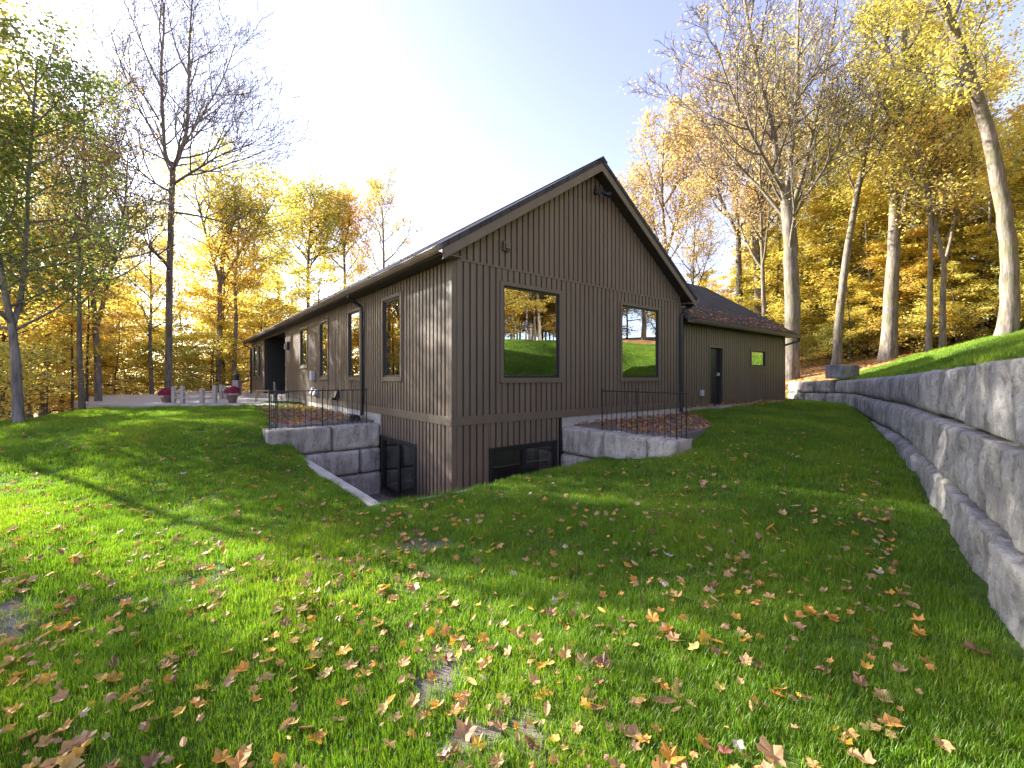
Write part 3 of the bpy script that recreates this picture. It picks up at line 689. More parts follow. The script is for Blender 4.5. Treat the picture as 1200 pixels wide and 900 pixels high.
# ---------------------------------------------------------------- light well: floor, near walls with coping
lw = empty('light_well', W(WELL_U0, WELL_V0, -2.85)); tag(lw, 'concrete edged light well sunk in the lawn around the house corner', 'light well'); LO = Vector(lw.location)
LU = lambda u, v, z: W(u, v, z)-LO
MB().box(WELL_U0-.1, WELL_U1+.3, WELL_V0-.1, .02, -2.95, -2.79, LU).build('gravel_floor', M_GRAVEL, lw)
MB().box(WELL_U0-.1, .02, .021, WELL_V1+.2, -2.95, -2.79, LU).build('gravel_floor', M_GRAVEL, lw)
MB().box(WELL_U0-.16, WELL_U0, WELL_V0-.16, WELL_V1-.02, -2.9, -1.78, LU).build('side_wall', M_CONC, lw)
MB().box(WELL_U0+.001, WELL_U1-.02, WELL_V0-.16, WELL_V0, -2.9, -1.78, LU).build('side_wall', M_CONC, lw)
MB().box(WELL_U0-.12, WELL_U0+.03, WELL_V0-.12, WELL_V1-.02, -1.779, -1.655, LU).build('coping', M_CONC, lw, bevel=.012)
MB().box(WELL_U0+.031, WELL_U1-.02, WELL_V0-.12, WELL_V0+.01, -1.779, -1.712, LU).build('coping', M_CONC, lw, bevel=.012)

# planting beds and patio
def sheet(name, poly_uv, z, mat, kind='structure', n=None):
    V = [W(u, v, z) for u, v in poly_uv]; me = nmesh(name, V, [tuple(range(len(V)))], mat); o = link(name, me); tag(o, kind=kind); return o
BED_L = [(-.02, WELL_V1+.45), (-1.9, WELL_V1+.45), (-2.2, 4.6), (-1.9, 7.5), (-1.75, 11.2), (-.02, 11.2)]
BED_R = [(WELL_U1+.4, -.03), (WELL_U1+.4, -2.45), (4.4, -2.35), (5.6, -1.95), (6.7, -1.2), (7.55, -.6), (7.75, -.03)]
def thick_sheet(name, poly, z, mat, t=.25):
    a = [W(u, v, z) for u, v in poly]; m = MB(); m.prism(a, (0, 0, -t)); o = m.build(name, mat); tag(o, kind='structure'); return o
thick_sheet('planting_bed', BED_L, -1.085, M_GRAVEL); thick_sheet('planting_bed', BED_R, -1.075, M_GRAVEL)
PATIO = [(-.03, 11.3), (-2.2, 11.25), (-3.4, 12.2), (-5.0, 14.0), (-6.4, 16.0), (-7.2, 18.5), (-7.2, 27), (2, 27), (2, 24.9), (-.03, 24.9)]
thick_sheet('patio', PATIO, -1.04, M_PATIO)

# ---------------------------------------------------------------- garage
GU0, GU1, GV, GZ0, GZS, GZE = 7.66, 15.85, .22, -.95, 1.62, 1.74
garage = empty('garage', W(GU0, GV, GZ0)); tag(garage, 'low dark garage wing with gable shingle roof, door and small window', 'garage'); GO = Vector(garage.location)
GUf = lambda u, v, z: W(u, v, z)-GO
gf = lambda w, off, z: GUf(w, GV-off, z)
def gpx(px):
    k = (px-600)/506; x0 = CX+GV*VX; y0 = CY+GV*VY
    return (k*y0-x0)/(UX-k*UY)
GD = (9.68, 10.52, GZ0+.03, .95); GWN = (12.7, 13.9, .40, .96)
_p = lambda: None
def build_garage():
    global HO
    holes = [GD, GWN]
    wall_backing(gf, GU0, GU1, GZ0-.4, lambda w: GZS, holes, 'wall', garage, M_JOINT)
    siding_pieces(gf, GU0, GU1-.07, GZ0+.02, lambda w: GZS, holes, .15, 'siding_board', garage, M_SIDING, first=0.0)
    GDp = 7.0
    m = MB(); m.box(GU1-.16, GU1, GV+.161, GV+GDp, GZ0-.4, GZS, GUf); m.build('wall', M_SIDING, garage)
    m = MB(); m.add([GUf(GU1-.02, GV, GZS), GUf(GU1-.02, GV+GDp, GZS), GUf(GU1-.02, GV+GDp/2, GZS+GDp/2*.655)], [(0, 1, 2)]); m.build('gable_wall', M_SIDING, garage)
    m = MB(); m.box(GU0, GU1, GV+GDp-.16, GV+GDp, GZ0-.4, GZS, GUf); m.build('wall', M_SIDING, garage)
    m = MB(); m.box(GU1-.075, GU1+.03, GV-.03, GV-.001, GZ0, GZS, GUf); m.box(GU1+.001, GU1+.03, GV, GV+.075, GZ0, GZS, GUf); m.build('corner_board', M_TRIM, garage)
    m = MB(); m.box(GU0, GU1, GV-.015, GV-.001, GZ0-.4, GZ0+.018, GUf); m.build('foundation', M_CONC, garage)
    ov = .38; t = .1; h = GDp/2; u0, u1 = 7.72, GU1+.38
    # the roof starts where the main gable stands
    for s in (0, 1):
        va_, vb_ = (GV-ov, GV+h) if s == 0 else (GV+GDp+ov, GV+h)
        za, zb = GZE, GZE+(h+ov)*.655
        m = MB(); V = [GUf(u0, va_, za), GUf(u1, va_, za), GUf(u1, vb_, zb), GUf(u0, vb_, zb)]; V += [p-Vector((0, 0, t)) for p in V]
        m.add(V, [(0, 1, 2, 3), (7, 6, 5, 4), (0, 4, 5, 1), (1, 5, 6, 2), (2, 6, 7, 3), (3, 7, 4, 0)]); m.build('roof', M_SHINGLE, garage)
        m = MB(); V = [GUf(u1+.001, va_, za-.02), GUf(u1+.001, vb_, zb-.02), GUf(u1+.001, vb_, zb-.22), GUf(u1+.001, va_, za-.22)]; V += [p+(GUf(.025, 0, 0)-GUf(0, 0, 0)) for p in V]
        m.add(V, [(0, 1, 2, 3), (7, 6, 5, 4), (0, 4, 5, 1), (1, 5, 6, 2), (2, 6, 7, 3), (3, 7, 4, 0)]); m.build('rake_board', M_TRIM, garage)
    m = MB(); m.box(u0, u1-.01, GV-ov+.01, GV-.001, GZS-.015, GZS, GUf); m.build('soffit', M_SOFFIT, garage)
    m = MB(); m.box(u0, u1-.002, GV-ov-.012, GV-ov+.009, GZS-.03, GZE-.102, GUf); m.build('fascia', M_TRIM, garage)
    prof = [(0, .0), (0, -.11), (.07, -.11), (.10, -.07), (.125, -.015), (.125, .0), (.115, .0), (.112, -.015), (.09, -.065), (.066, -.1), (.008, -.1), (.008, 0)]
    m = MB(); m.prism([GUf(u0+.2, GV-ov-.013-p, GZE-.06+q) for p, q in prof], GUf(u1-u0-.18, 0, 0)-GUf(0, 0, 0)); m.build('gutter', M_TRIM, garage)
    m = MB(); m.tube([GUf(u1-.06, GV-ov-.06, GZE-.17), GUf(u1-.07, GV-ov-.05, GZE-.28), GUf(GU1+.08, GV+.05, GZE-.45), GUf(GU1+.075, GV+.1, GZE-.6), GUf(GU1+.075, GV+.1, GZ0)], .045, 8); m.build('downspout', M_BLACK, garage)
    # door, set back
    a, b, z0, z1 = GD
    m = MB()
    m.box(a-.07, a, GV-.04, GV+.0, z0, z1+.07, GUf); m.box(b, b+.07, GV-.04, GV+.0, z0, z1+.07, GUf); m.box(a, b, GV-.04, GV, z1, z1+.07, GUf); m.build('door_frame', M_TRIM, garage)
    m = MB(); m.box(a+.01, b-.01, GV+.09, GV+.13, z0, z1-.01, GUf); dr = m.build('door', M_BLACK, garage)
    m = MB(); m.box(b-.16, b-.08, GV+.03, GV+.089, z0+.95, z0+1.05, GUf); m.build('handle', M_WHITEMETAL, dr)
    m = MB(); m.box(a-.05, b+.05, GV-.35, GV-.016, GZ0-.1, GZ0+.02, GUf); m.build('door_step', M_CONC, garage)
    m = MB(); m.box(9.02, 9.16, GV-.12, GV-.024, -.6, -.42, GUf); m.build('vent_hood', M_WHITEMETAL, garage, bevel=.015)
    window(gf, GWN, False, garage, 0, M_GLASS, M_TRIM, .06, False)
    m = MB(); m.box(GU0, GU1-.2, GV+2.0, GV+2.1, GZ0, GZS, GUf); m.build('partition', M_INSIDE, garage)
build_garage()

# ---------------------------------------------------------------- fences round the light well
def railing(name, label, pts, zb, zt, spacing=.115):
    root = empty(name, W(pts[0][0], pts[0][1], zb)); tag(root, label, 'railing', 'black railings on the light well walls'); O = Vector(root.location)
    for (a, b) in zip(pts[:-1], pts[1:]):
        A = W(a[0], a[1], 0)-O; B = W(b[0], b[1], 0)-O; L = (B-A).length; d = (B-A)/L
        A.z = zt+E-O.z; B.z = zt+E-O.z
        MB().tube([A, B], .011, 6).build('rail', M_BLACK, root)
        n = max(2, int(round(L/spacing)))
        for k in range(n+1):
            p = A+d*(L*k/n); post = k in (0, n)
            if k == 0 and a is not pts[0]: continue
            q = Vector((p.x, p.y, zb+E-O.z))
            top = Vector((p.x, p.y, p.z+(.035 if post else 0)))
            m = MB(); m.tube([q, top], .014 if post else .0065, 6)
            if post: m.tube([top, top+Vector((0, 0, .02))], [.02, .012], 6)
            m.build('post' if post else 'picket', M_BLACK, root)
    return root
railing('railing', 'thin black metal railing on the stone block left of the house corner', [(-2.15, 3.9), (-2.36, 3.52), (-1.3, 3.52), (-.3, 3.52)], -1.12, -.31)
railing('railing', 'thin black metal railing in front of the leaf bed under the right gable window', [(3.0, -.95), (3.0, -1.8), (3.0, -2.62), (3.25, -2.66)], -1.1, -.29)

# ---------------------------------------------------------------- patio furniture and pots
def gp(x, y): return (x, y, terr1(x, y))
def flower_pot(loc, label, seed):
    root = empty('flower_pot', loc); tag(root, label, 'flower pot', 'chrysanthemum pots on the patio')
    MB().lathe([(0, 0), (.13, 0), (.15, .1), (.185, .26), (.2, .27), (.2, .3), (.17, .3), (.16, .26), (0, .25)], 20).build('pot', M_TERRA, root, True)
    r = random.Random(seed); V = []; Fc = []
    for k in range(900):
        th = r.uniform(0, 6.283); c = r.uniform(-.25, 1); sn = math.sqrt(1-c*c); rr = .27*(.8+.25*r.random())
        p = Vector((sn*math.cos(th)*rr, sn*math.sin(th)*rr, .44+c*rr*.85)); n = Vector((sn*math.cos(th), sn*math.sin(th), c))
        t = n.orthogonal().normalized(); t.rotate(__import__('mathutils').Quaternion(n, r.uniform(0, 6))); b = n.cross(t); s = .024
        i = len(V); V += [p+t*s, p+b*s+n*.012, p-t*s, p-b*s+n*.012]; Fc.append((i, i+1, i+2, i+3))
    me = nmesh('flowers', V, Fc, simple_mat('mum_petals', (0.18, 0.01, 0.03), (0.36, 0.03, 0.08), 30, .7)); link('flowers', me, None, root)
PZ = E-1.04
flower_pot((-14.0, 17.5, terr1(-14.0, 17.5)-.01), 'clay pot of dark red chrysanthemums at the left end of the wooden rail', 1)
flower_pot((-11.2, 17.3, PZ), 'clay pot of dark red chrysanthemums right of the wooden rail, nearer the house', 2)
def rail_fence(posts, label, name='wooden_rail'):
    x0, y0 = posts[0]; root = empty(name, gp(x0, y0)); tag(root, label, 'fence', 'weathered wooden rails beyond the lawn'); O = Vector(root.location)
    tops = []
    for i, (x, y) in enumerate(posts):
        z = terr1(x, y); m = MB(); m.box(x-.065-O.x, x+.065-O.x, y-.065-O.y, y+.065-O.y, z-.2-O.z, z+.72+.06*math.sin(i*2.3)-O.z); m.build('post', M_WOODGREY, root, bevel=.012); tops.append(Vector((x, y, z))-O)
    for a, b in zip(tops[:-1], tops[1:]):
        for h in (.28, .52):
            MB().tube([a+Vector((0, 0, h)), (a+b)/2+Vector((0, 0, h-.015)), b+Vector((0, 0, h))], .035, 6).build('rail', M_WOODGREY, root)
rail_fence([(-13.55, 17.3), (-13.05, 17.1), (-12.2, 17.0), (-11.8, 17.15)], 'front weathered wooden post and rail fence between the two flower pots')
rail_fence([(-14.0, 21.0), (-13.6, 20.2), (-13.25, 20.0)], 'rear weathered wooden post and rail piece beyond the flower pots')
ch = empty('stool', W(-1.0, 13.6, -1.04), .4); tag(ch, 'small tan wooden stool on the patio by the dark porch', 'stool')
MB().box(-.25, .25, -.2, .2, .44, .48).build('seat', M_WOODTAN, ch, bevel=.01)
for sx in (-1, 1):
    for sy in (-1, 1): MB().tube([(sx*.2, sy*.16, .439), (sx*.25, sy*.2, 0)], [.022, .018], 6).build('leg', M_WOODTAN, ch)
ac = empty('patio_chair', W(-.55, 12.3, -1.04), 2.2); tag(ac, 'dark metal patio chair against the house wall beside the porch', 'chair')
MB().box(-.24, .24, -.24, .24, .40, .44).build('seat', M_BLACK, ac, bevel=.01)
MB().box(-.24, .24, .22, .26, .441, .82).build('backrest', M_BLACK, ac, bevel=.01)
for sx in (-1, 1):
    for sy in (-1, 1): MB().tube([(sx*.21, sy*.21, .399), (sx*.23, sy*.23, 0)], .014, 6).build('leg', M_BLACK, ac)
pl = empty('lantern_pillar', W(-1.1, 21.7, -1.04)); tag(pl, 'pale square pillar with a black lantern on the far patio', 'lamp')
MB().box(-.17, .17, -.17, .17, 0, .85).build('pillar', M_CONC, pl, bevel=.02)
MB().lathe([(0, .85), (.10, .85), (.12, .9), (.12, 1.12), (.22, 1.14), (.05, 1.28), (0, 1.3)], 12).build('lantern', M_BLACK, pl)
sb = MB(); sb.box(-.16, .16, -.28, .28, 0, .14, lambda x, y, z: Vector((x*(1-.3*z/.14), y*(1-.2*z/.14), z))); o = sb.build('splash_block', M_BLACK, None, bevel=.02); o.location = W(-.45, 4.15, -1.085); o.rotation_euler = (0, 0, TH); tag(o, 'low black splash block on the leaf bed by the left downspout', 'splash block')

# ---------------------------------------------------------------- leaves and litter
def leaf_shape(seed):
    r = random.Random(seed)
    tips = [(-90, .42), (-64, .52), (-36, .72), (-10, .60), (10, .66), (30, .92), (46, .72), (62, .62), (76, .74), (90, .98)]
    right = [(a, l*r.uniform(.85, 1.12)) for a, l in tips]
    pts = [(l*math.cos(math.radians(a)), l*math.sin(math.radians(a))) for a, l in right]
    left = [(-x*r.uniform(.85, 1.1), y) for x, y in pts[1:-1]][::-1]
    pts = [(0.0, -.36)] + pts[1:] + left
    curl = r.uniform(.2, 1.1); fold = r.uniform(-.4, .9); tw = r.uniform(-.7, .7)
    V = [(0, 0, 0.02)] + [(x*.5, y*.5, (x*x+y*y)*.25*curl + abs(x)*.2*fold + x*y*.25*tw + r.uniform(-.03, .05)) for x, y in pts]
    n = len(pts); Fc = [(0, 1+i, 1+(i+1) % n) for i in range(n)]
    st = len(V); V += [(-.012, -.2, .01), (.012, -.2, .01), (.03, -.62, .04)]; Fc.append((st, st+1, st+2))
    return V, Fc
LEAVES = [leaf_shape(s) for s in range(16)]
def oval_leaf(seed):
    r = random.Random(seed); V = []; n = 7; c = r.uniform(.1, .45)
    for i in range(n):
        t = i/(n-1); w = .2*math.sin(math.pi*min(1, t*.94+.03))**.8; y = -.5+t; z = c*(y*y)
        V += [(-w, y, z+w*.5), (0, y, z), (w, y, z+w*.4)]
    Fc = []
    for i in range(n-1):
        for k in (0, 1): Fc.append((3*i+k, 3*i+k+1, 3*i+k+4, 3*i+k+3))
    return V, Fc
LEAVES += [oval_leaf(50), oval_leaf(51)]
def scatter_leaf_mesh(name, pos, nrm_tilt, size, tints, mat, seed):
    r = np.random.default_rng(seed); VV_ = []; FF = []; T = []; off = 0
    for p, t, s, c in zip(pos, nrm_tilt, size, tints):
        V, Fc = LEAVES[int(r.integers(0, len(LEAVES)))]
        V = np.array(V)*s; az = r.uniform(0, 6.283); ax = r.normal(0, t); ay = r.normal(0, t)
        ca, sa = math.cos(az), math.sin(az)
        R = np.array([[ca, -sa, 0], [sa, ca, 0], [0, 0, 1]])
        Rx = np.array([[1, 0, 0], [0, math.cos(ax), -math.sin(ax)], [0, math.sin(ax), math.cos(ax)]]); Ry = np.array([[math.cos(ay), 0, math.sin(ay)], [0, 1, 0], [-math.sin(ay), 0, math.cos(ay)]])
        if r.random() < .4: V[:, 2] *= -1; V[:, 2] += .1*s
        V = V @ (R@Rx@Ry).T + np.array(p)
        VV_.append(V); FF += [tuple(i+off for i in f) for f in Fc]; T += [c]*len(Fc); off += len(V)
    me = bpy.data.meshes.new(name); me.from_pydata(np.concatenate(VV_).tolist(), [], FF); me.materials.append(mat)
    a = me.attributes.new('tint', 'FLOAT', 'FACE'); a.data.foreach_set('value', np.array(T, np.float32)); me.update(); return me
rl = random.Random(12)
def free_lawn(x, y, edge=.05):
    if not inside(LAWN_POLY, x, y): return False
    s = float(wall_side(np.array([x]), np.array([y]))[0])
    if -.45-edge < s < .32: return False
    u, v = UV(x, y)
    if WELL_U0-.22 < u < WELL_U1+.3 and WELL_V0-.22 < v < WELL_V1+.5: return False
    if -.05 < u < 16.6 and -.05 < v < 26: return False
    if -2.45 < u < 0 and WELL_V1 < v < WELL_V1+.5: return False
    if inside(BED_L, u, v) or inside(BED_R, u, v) or inside(PATIO, u, v): return False
    if WELL_U1-.1 < u < WELL_U1+.5 and -2.8 < v < 0: return False
    return True
cand = []
while len(cand) < 3300:
    d = 1.55+22*rl.random()**1.2; k = rl.uniform(-1.3, 1.3); x, y = k*d, d
    if not free_lawn(x, y): continue
    cl = mnoise.noise((x*.9, y*.9, 3.3))+.6*mnoise.noise((x*3.1, y*3.1, 8.3))
    if rl.random() > .6+.7*cl: continue
    right = wall_side(np.array([x]), np.array([y]))[0] > 0
    if right and rl.random() < .8: continue
    cand.append((x, y))
# drifts of leaves along the bare soil and by the wall
for (bx, by, rx, ry) in BLOBS:
    for k in range(5):
        x, y = bx+rl.gauss(0, rx*.7), by+rl.gauss(0, ry*.9)
        if free_lawn(x, y) and y > 1.5: cand.append((x, y))
for k in range(60):
    t = rl.random(); y = 1.6+t*8; x = np.interp(y, [p[1] for p in WALL], [p[0] for p in WALL])-.5-abs(rl.gauss(0, .35))
    if free_lawn(x, y): cand.append((x, y))
sz = [min(.155, max(.035, rl.gauss(.074, .026))) for _ in cand]
tn = [rl.choice([rl.uniform(.28, .55), rl.uniform(.5, .70), rl.uniform(.35, .6), rl.uniform(.62, .82), rl.uniform(.66, .80), rl.uniform(.8, .93), rl.uniform(.0, .25)] + ([rl.uniform(.95, 1)] if rl.random() < .3 else [])) for _ in cand]
zz = terr(np.array([c[0] for c in cand]), np.array([c[1] for c in cand]))
order = sorted(range(len(cand)), key=lambda i: -(sz[i]/math.hypot(*cand[i])) if abs(cand[i][0]/cand[i][1]) < 1.2 else 0)
big = order[:296]; rest = order[296:]
def colour_word(t):
    return 'dark red brown' if t < .12 else 'brown' if t < .28 else 'dusty tan' if t < .5 else 'pinkish tan' if t < .66 else 'orange' if t < .83 else 'yellow' if t < .95 else 'pale grey'
LEAF_GROUP = 'fallen leaves lying on the lawn'
shared = {}
GR = lambda y: .035 if y < 6 else .03
def add_leaf(x, y, z, s, t, rz, tilt, label, var=None, group=LEAF_GROUP):
    key = (var if var is not None else rl.randrange(len(LEAVES)), round(t*14))
    if key not in shared:
        V, Fc = LEAVES[key[0]]; me = bpy.data.meshes.new('fallen_leaf'); me.from_pydata(V, [], Fc); me.materials.append(L_FALLEN)
        a = me.attributes.new('tint', 'FLOAT', 'FACE'); a.data.foreach_set('value', np.full(len(Fc), key[1]/14, np.float32)); shared[key] = me
    o = bpy.data.objects.new('fallen_leaf', shared[key]); COL.objects.link(o)
    o.location = (x, y, z); o.scale = (s, s, s); o.rotation_euler = (tilt[0], tilt[1], rz); tag(o, label, 'leaf', group); return o
for i in big:
    x, y = cand[i]; t = tn[i]
    kind = 'bare soil' if bare_mask(np.array([x]), np.array([y]))[0] > .45 else 'grass'
    bm = kind == 'bare soil'
    zone = 'at the foot of the retaining wall' if (wall_side(np.array([x]), np.array([y]))[0] > -.95) else ('on bare soil in the lawn' if bm else ('on the near grass' if y < 2.6 else 'on the lawn grass'))
    add_leaf(x, y, zz[i]+(.012 if bm else .030+rl.uniform(-.012, .014)), sz[i], t, rl.uniform(0, 6.283), (rl.gauss(0, .28), rl.gauss(0, .28)), colour_word(t)+' fallen leaf lying '+zone)
# the few that stand out
for (x, y, s, t, rz, var, lab) in [(-1.22, 1.93, .12, .74, .5, 2, 'bright red-orange fallen leaf alone in the left foreground grass'),
                              (1.08, 1.78, .17, .46, 1.2, 4, 'largest pale tan fallen maple leaf at the bottom edge right of centre'),
                              (2.42, 2.25, .15, .14, 2.2, 1, 'brick red maple leaf in a small drift at the foot of the wall'),
                              (-1.44, 1.74, .14, .44, .2, 0, 'large dusty tan maple leaf near the bottom left edge'),
                              (.02, 3.62, .10, .99, 1.9, 3, 'pale bluish grey upturned leaf near the middle of the lawn')]:
    add_leaf(x, y, terr1(x, y)+.04, s, t, rz, (.15, -.1), lab, var)
pos = [(cand[i][0], cand[i][1], zz[i]+GR(cand[i][1])+rl.uniform(-.006, .012)) for i in rest]
me = scatter_leaf_mesh('fallen_leaves', pos, [.3]*len(rest), [sz[i] for i in rest], [tn[i] for i in rest], L_FALLEN, 5)
tag(link('fallen_leaves', me), 'many small fallen leaves scattered over the further lawn', 'leaves', None, 'stuff')
# leaf litter on beds, roof edge, foot of the garage, forest floor
lit = []; ls = []; lt = []
def litter(n, fn, s0=.09):
    for _ in range(n):
        p = fn()
        if p is None: continue
        lit.append(tuple(p)); ls.append(rl.uniform(.75, 1.3)*s0); lt.append(rl.choice([rl.uniform(.02, .3), rl.uniform(.1, .4), rl.uniform(.6, .85)]))
def in_bed(poly, z):
    us = [p[0] for p in poly]; vs = [p[1] for p in poly]
    def f():
        u, v = rl.uniform(min(us), max(us)), rl.uniform(min(vs), max(vs))
        return W(u, v, z+rl.uniform(.005, .05)) if inside(poly, u, v) else None
    return f
litter(1500, in_bed(BED_L, -1.08)); litter(1300, in_bed(BED_R, -1.07))
litter(60, lambda: W(rl.uniform(WELL_U0, .0), rl.uniform(0, WELL_V1), -2.78)); litter(60, lambda: W(rl.uniform(WELL_U0, WELL_U1), rl.uniform(WELL_V0, 0), -2.78))
litter(260, lambda: W(rl.uniform(GU0, GU1), GV-abs(rl.gauss(.05, .3))-.02, GZ0+.05))
def roof_leaf():
    d = abs(rl.gauss(0, .55)); return W(rl.uniform(8.0, GU1+.3), GV-.36+d, GZE+d*.655+.02)
litter(520, roof_leaf, .1)
litter(40, lambda: W(-OV+.05, rl.uniform(0, 20), ZE+.06), .09)
def floor_leaf():
    x = rl.uniform(12, 34); y = rl.uniform(14, 34)
    if inside(LAWN_POLY, x, y) or wall_side(np.array([x]), np.array([y]))[0] < .5: return None
    return (x, y, terr1(x, y)+rl.uniform(.01, .06))
litter(2600, floor_leaf, .16)
me = scatter_leaf_mesh('leaf_litter', lit, [.35]*len(lit), ls, lt, L_FALLEN, 8)
tag(link('leaf_litter', me), 'brown leaf litter on the beds, the garage roof edge and the forest floor', 'leaf litter', None, 'stuff')

# ---------------------------------------------------------------- grass (stuff): tufts set on points
def tuft(seed, n, rad, h):
    r = np.random.default_rng(seed); V = []; F = []; T = []
    for _ in range(n):
        a = r.uniform(0, 6.283); q = rad*math.sqrt(r.random()); x, y = q*math.cos(a), q*math.sin(a)
        hh = h*r.uniform(.55, 1.25); b = r.uniform(0, 6.283); ln = hh*r.uniform(.1, .65); w = r.uniform(.0011, .0021)
        dx, dy = math.cos(b), math.sin(b); px, py = -dy*w, dx*w; i = len(V)
        V += [(x-px, y-py, 0), (x+px, y+py, 0), (x-px*.8+dx*ln*.3, y-py*.8+dy*ln*.3, hh*.6), (x+px*.8+dx*ln*.3, y+py*.8+dy*ln*.3, hh*.6), (x+dx*ln, y+dy*ln, hh*.98)]
        F += [(i, i+1, i+3, i+2), (i+2, i+3, i+4)]; t = r.random(); T += [t, t]
    me = bpy.data.meshes.new('grass_tuft'); me.from_pydata(V, [], F); me.materials.append(M_GRASS)
    at = me.attributes.new('tint', 'FLOAT', 'FACE'); at.data.foreach_set('value', np.array(T, np.float32)); me.update()
    return bpy.data.objects.new('grass_tuft', me)
tcol = bpy.data.collections.new('grass_tufts')
for s in range(6): tcol.objects.link(tuft(s, 46, .085, .052))
rg = np.random.default_rng(3)
def pts_band(d0, d1, dens, kmax=1.32):
    area = kmax*(d1*d1-d0*d0); n = int(area*dens)
    d = np.sqrt(rg.uniform(d0*d0, d1*d1, n)); k = rg.uniform(-kmax, kmax, n); return np.c_[k*d, d]
bands = [(1.2, 3.2, 420), (3.2, 5.5, 300), (5.5, 9, 170), (9, 14, 95), (14, 24, 45)]
GP = []; GS = []
for (a, b, dn) in bands:
    p = pts_band(a, b, dn); GP.append(p); GS.append(np.full(len(p), {420: 1.0, 300: 1.05, 170: 1.2, 95: 1.45, 45: 1.9}[dn]))
extra = np.c_[rg.uniform(5, 18, 9000), rg.uniform(-6, 14, 9000)]; GP.append(extra); GS.append(np.full(len(extra), 1.6))
GP = np.concatenate(GP); GS = np.concatenate(GS)
ok = inside(LAWN_POLY, GP[:, 0], GP[:, 1]); GP, GS = GP[ok], GS[ok]
sd = wall_side(GP[:, 0], GP[:, 1]); rows = .13*(sd < 0)
ok = (sd < -.2) | (sd > .3); GP, GS = GP[ok], GS[ok]
gu, gv = (GP[:, 0]-CX)*UX+(GP[:, 1]-CY)*UY, (GP[:, 0]-CX)*VX+(GP[:, 1]-CY)*VY
bad = ((gu > WELL_U0-.13) & (gu < WELL_U1+.3) & (gv > WELL_V0-.035) & (gv < WELL_V1+.5)) | ((gu > -.05) & (gu < 16.6) & (gv > -.0) & (gv < 26)) | ((gu > -2.42) & (gu < 0) & (gv > WELL_V1) & (gv < WELL_V1+.5)) | ((gu > WELL_U1-.05) & (gu < WELL_U1+.45) & (gv > -2.75) & (gv < 0))
bad |= inside(BED_L, gu, gv) | inside(BED_R, gu, gv) | inside(PATIO, gu, gv)
GP, GS = GP[~bad], GS[~bad]
bm = bare_mask(GP[:, 0], GP[:, 1]); thin = vnoise(GP[:, 0], GP[:, 1], .9, 1); thin2 = vnoise(GP[:, 0], GP[:, 1], 3.1, 2)
keep = rg.random(len(GP)) < np.clip(1.0-1.0*bm-.25*np.clip(-thin*2, 0, 1)-.6*np.clip(-thin2*2.4-.2, 0, 1), .10, 1)
GP, GS, thin = GP[keep], GS[keep], thin[keep]
gz = terr(GP[:, 0], GP[:, 1])-.004
me = bpy.data.meshes.new('lawn_grass'); me.vertices.add(len(GP)); me.vertices.foreach_set('co', np.c_[GP, gz].astype(np.float32).ravel())
hs = GS*(1+.35*thin)*rg.uniform(.75, 1.25, len(GP))
a = me.attributes.new('scl', 'FLOAT_VECTOR', 'POINT'); a.data.foreach_set('vector', np.c_[GS, GS, hs].astype(np.float32).ravel())
a = me.attributes.new('rot', 'FLOAT_VECTOR', 'POINT'); a.data.foreach_set('vector', np.c_[rg.normal(0, .08, len(GP)), rg.normal(0, .08, len(GP)), rg.uniform(0, 6.283, len(GP))].astype(np.float32).ravel())
a = me.attributes.new('pick', 'INT', 'POINT'); a.data.foreach_set('value', rg.integers(0, 6, len(GP)).astype(np.int32))
me.materials.append(M_GRASS)
lawn_grass = link('lawn_grass', me); tag(lawn_grass, 'short bright green grass of the young lawn and bank', 'grass', None, 'stuff')
ng = bpy.data.node_groups.new('grass_nodes', 'GeometryNodeTree')
ng.interface.new_socket('Geometry', in_out='INPUT', socket_type='NodeSocketGeometry'); ng.interface.new_socket('Geometry', in_out='OUTPUT', socket_type='NodeSocketGeometry')
gi = ng.nodes.new('NodeGroupInput'); go = ng.nodes.new('NodeGroupOutput'); iop = ng.nodes.new('GeometryNodeInstanceOnPoints')
ci = ng.nodes.new('GeometryNodeCollectionInfo'); ci.inputs['Collection'].default_value = tcol; ci.inputs['Separate Children'].default_value = True; ci.inputs['Reset Children'].default_value = True
def named(n, t):
    q = ng.nodes.new('GeometryNodeInputNamedAttribute'); q.data_type = t; q.inputs['Name'].default_value = n; return q.outputs['Attribute']
ng.links.new(gi.outputs[0], iop.inputs['Points']); ng.links.new(ci.outputs[0], iop.inputs['Instance']); iop.inputs['Pick Instance'].default_value = True
ng.links.new(named('pick', 'INT'), iop.inputs['Instance Index']); ng.links.new(named('rot', 'FLOAT_VECTOR'), iop.inputs['Rotation']); ng.links.new(named('scl', 'FLOAT_VECTOR'), iop.inputs['Scale'])
ng.links.new(iop.outputs[0], go.inputs[0])
md = lawn_grass.modifiers.new('grass', 'NODES'); md.node_group = ng

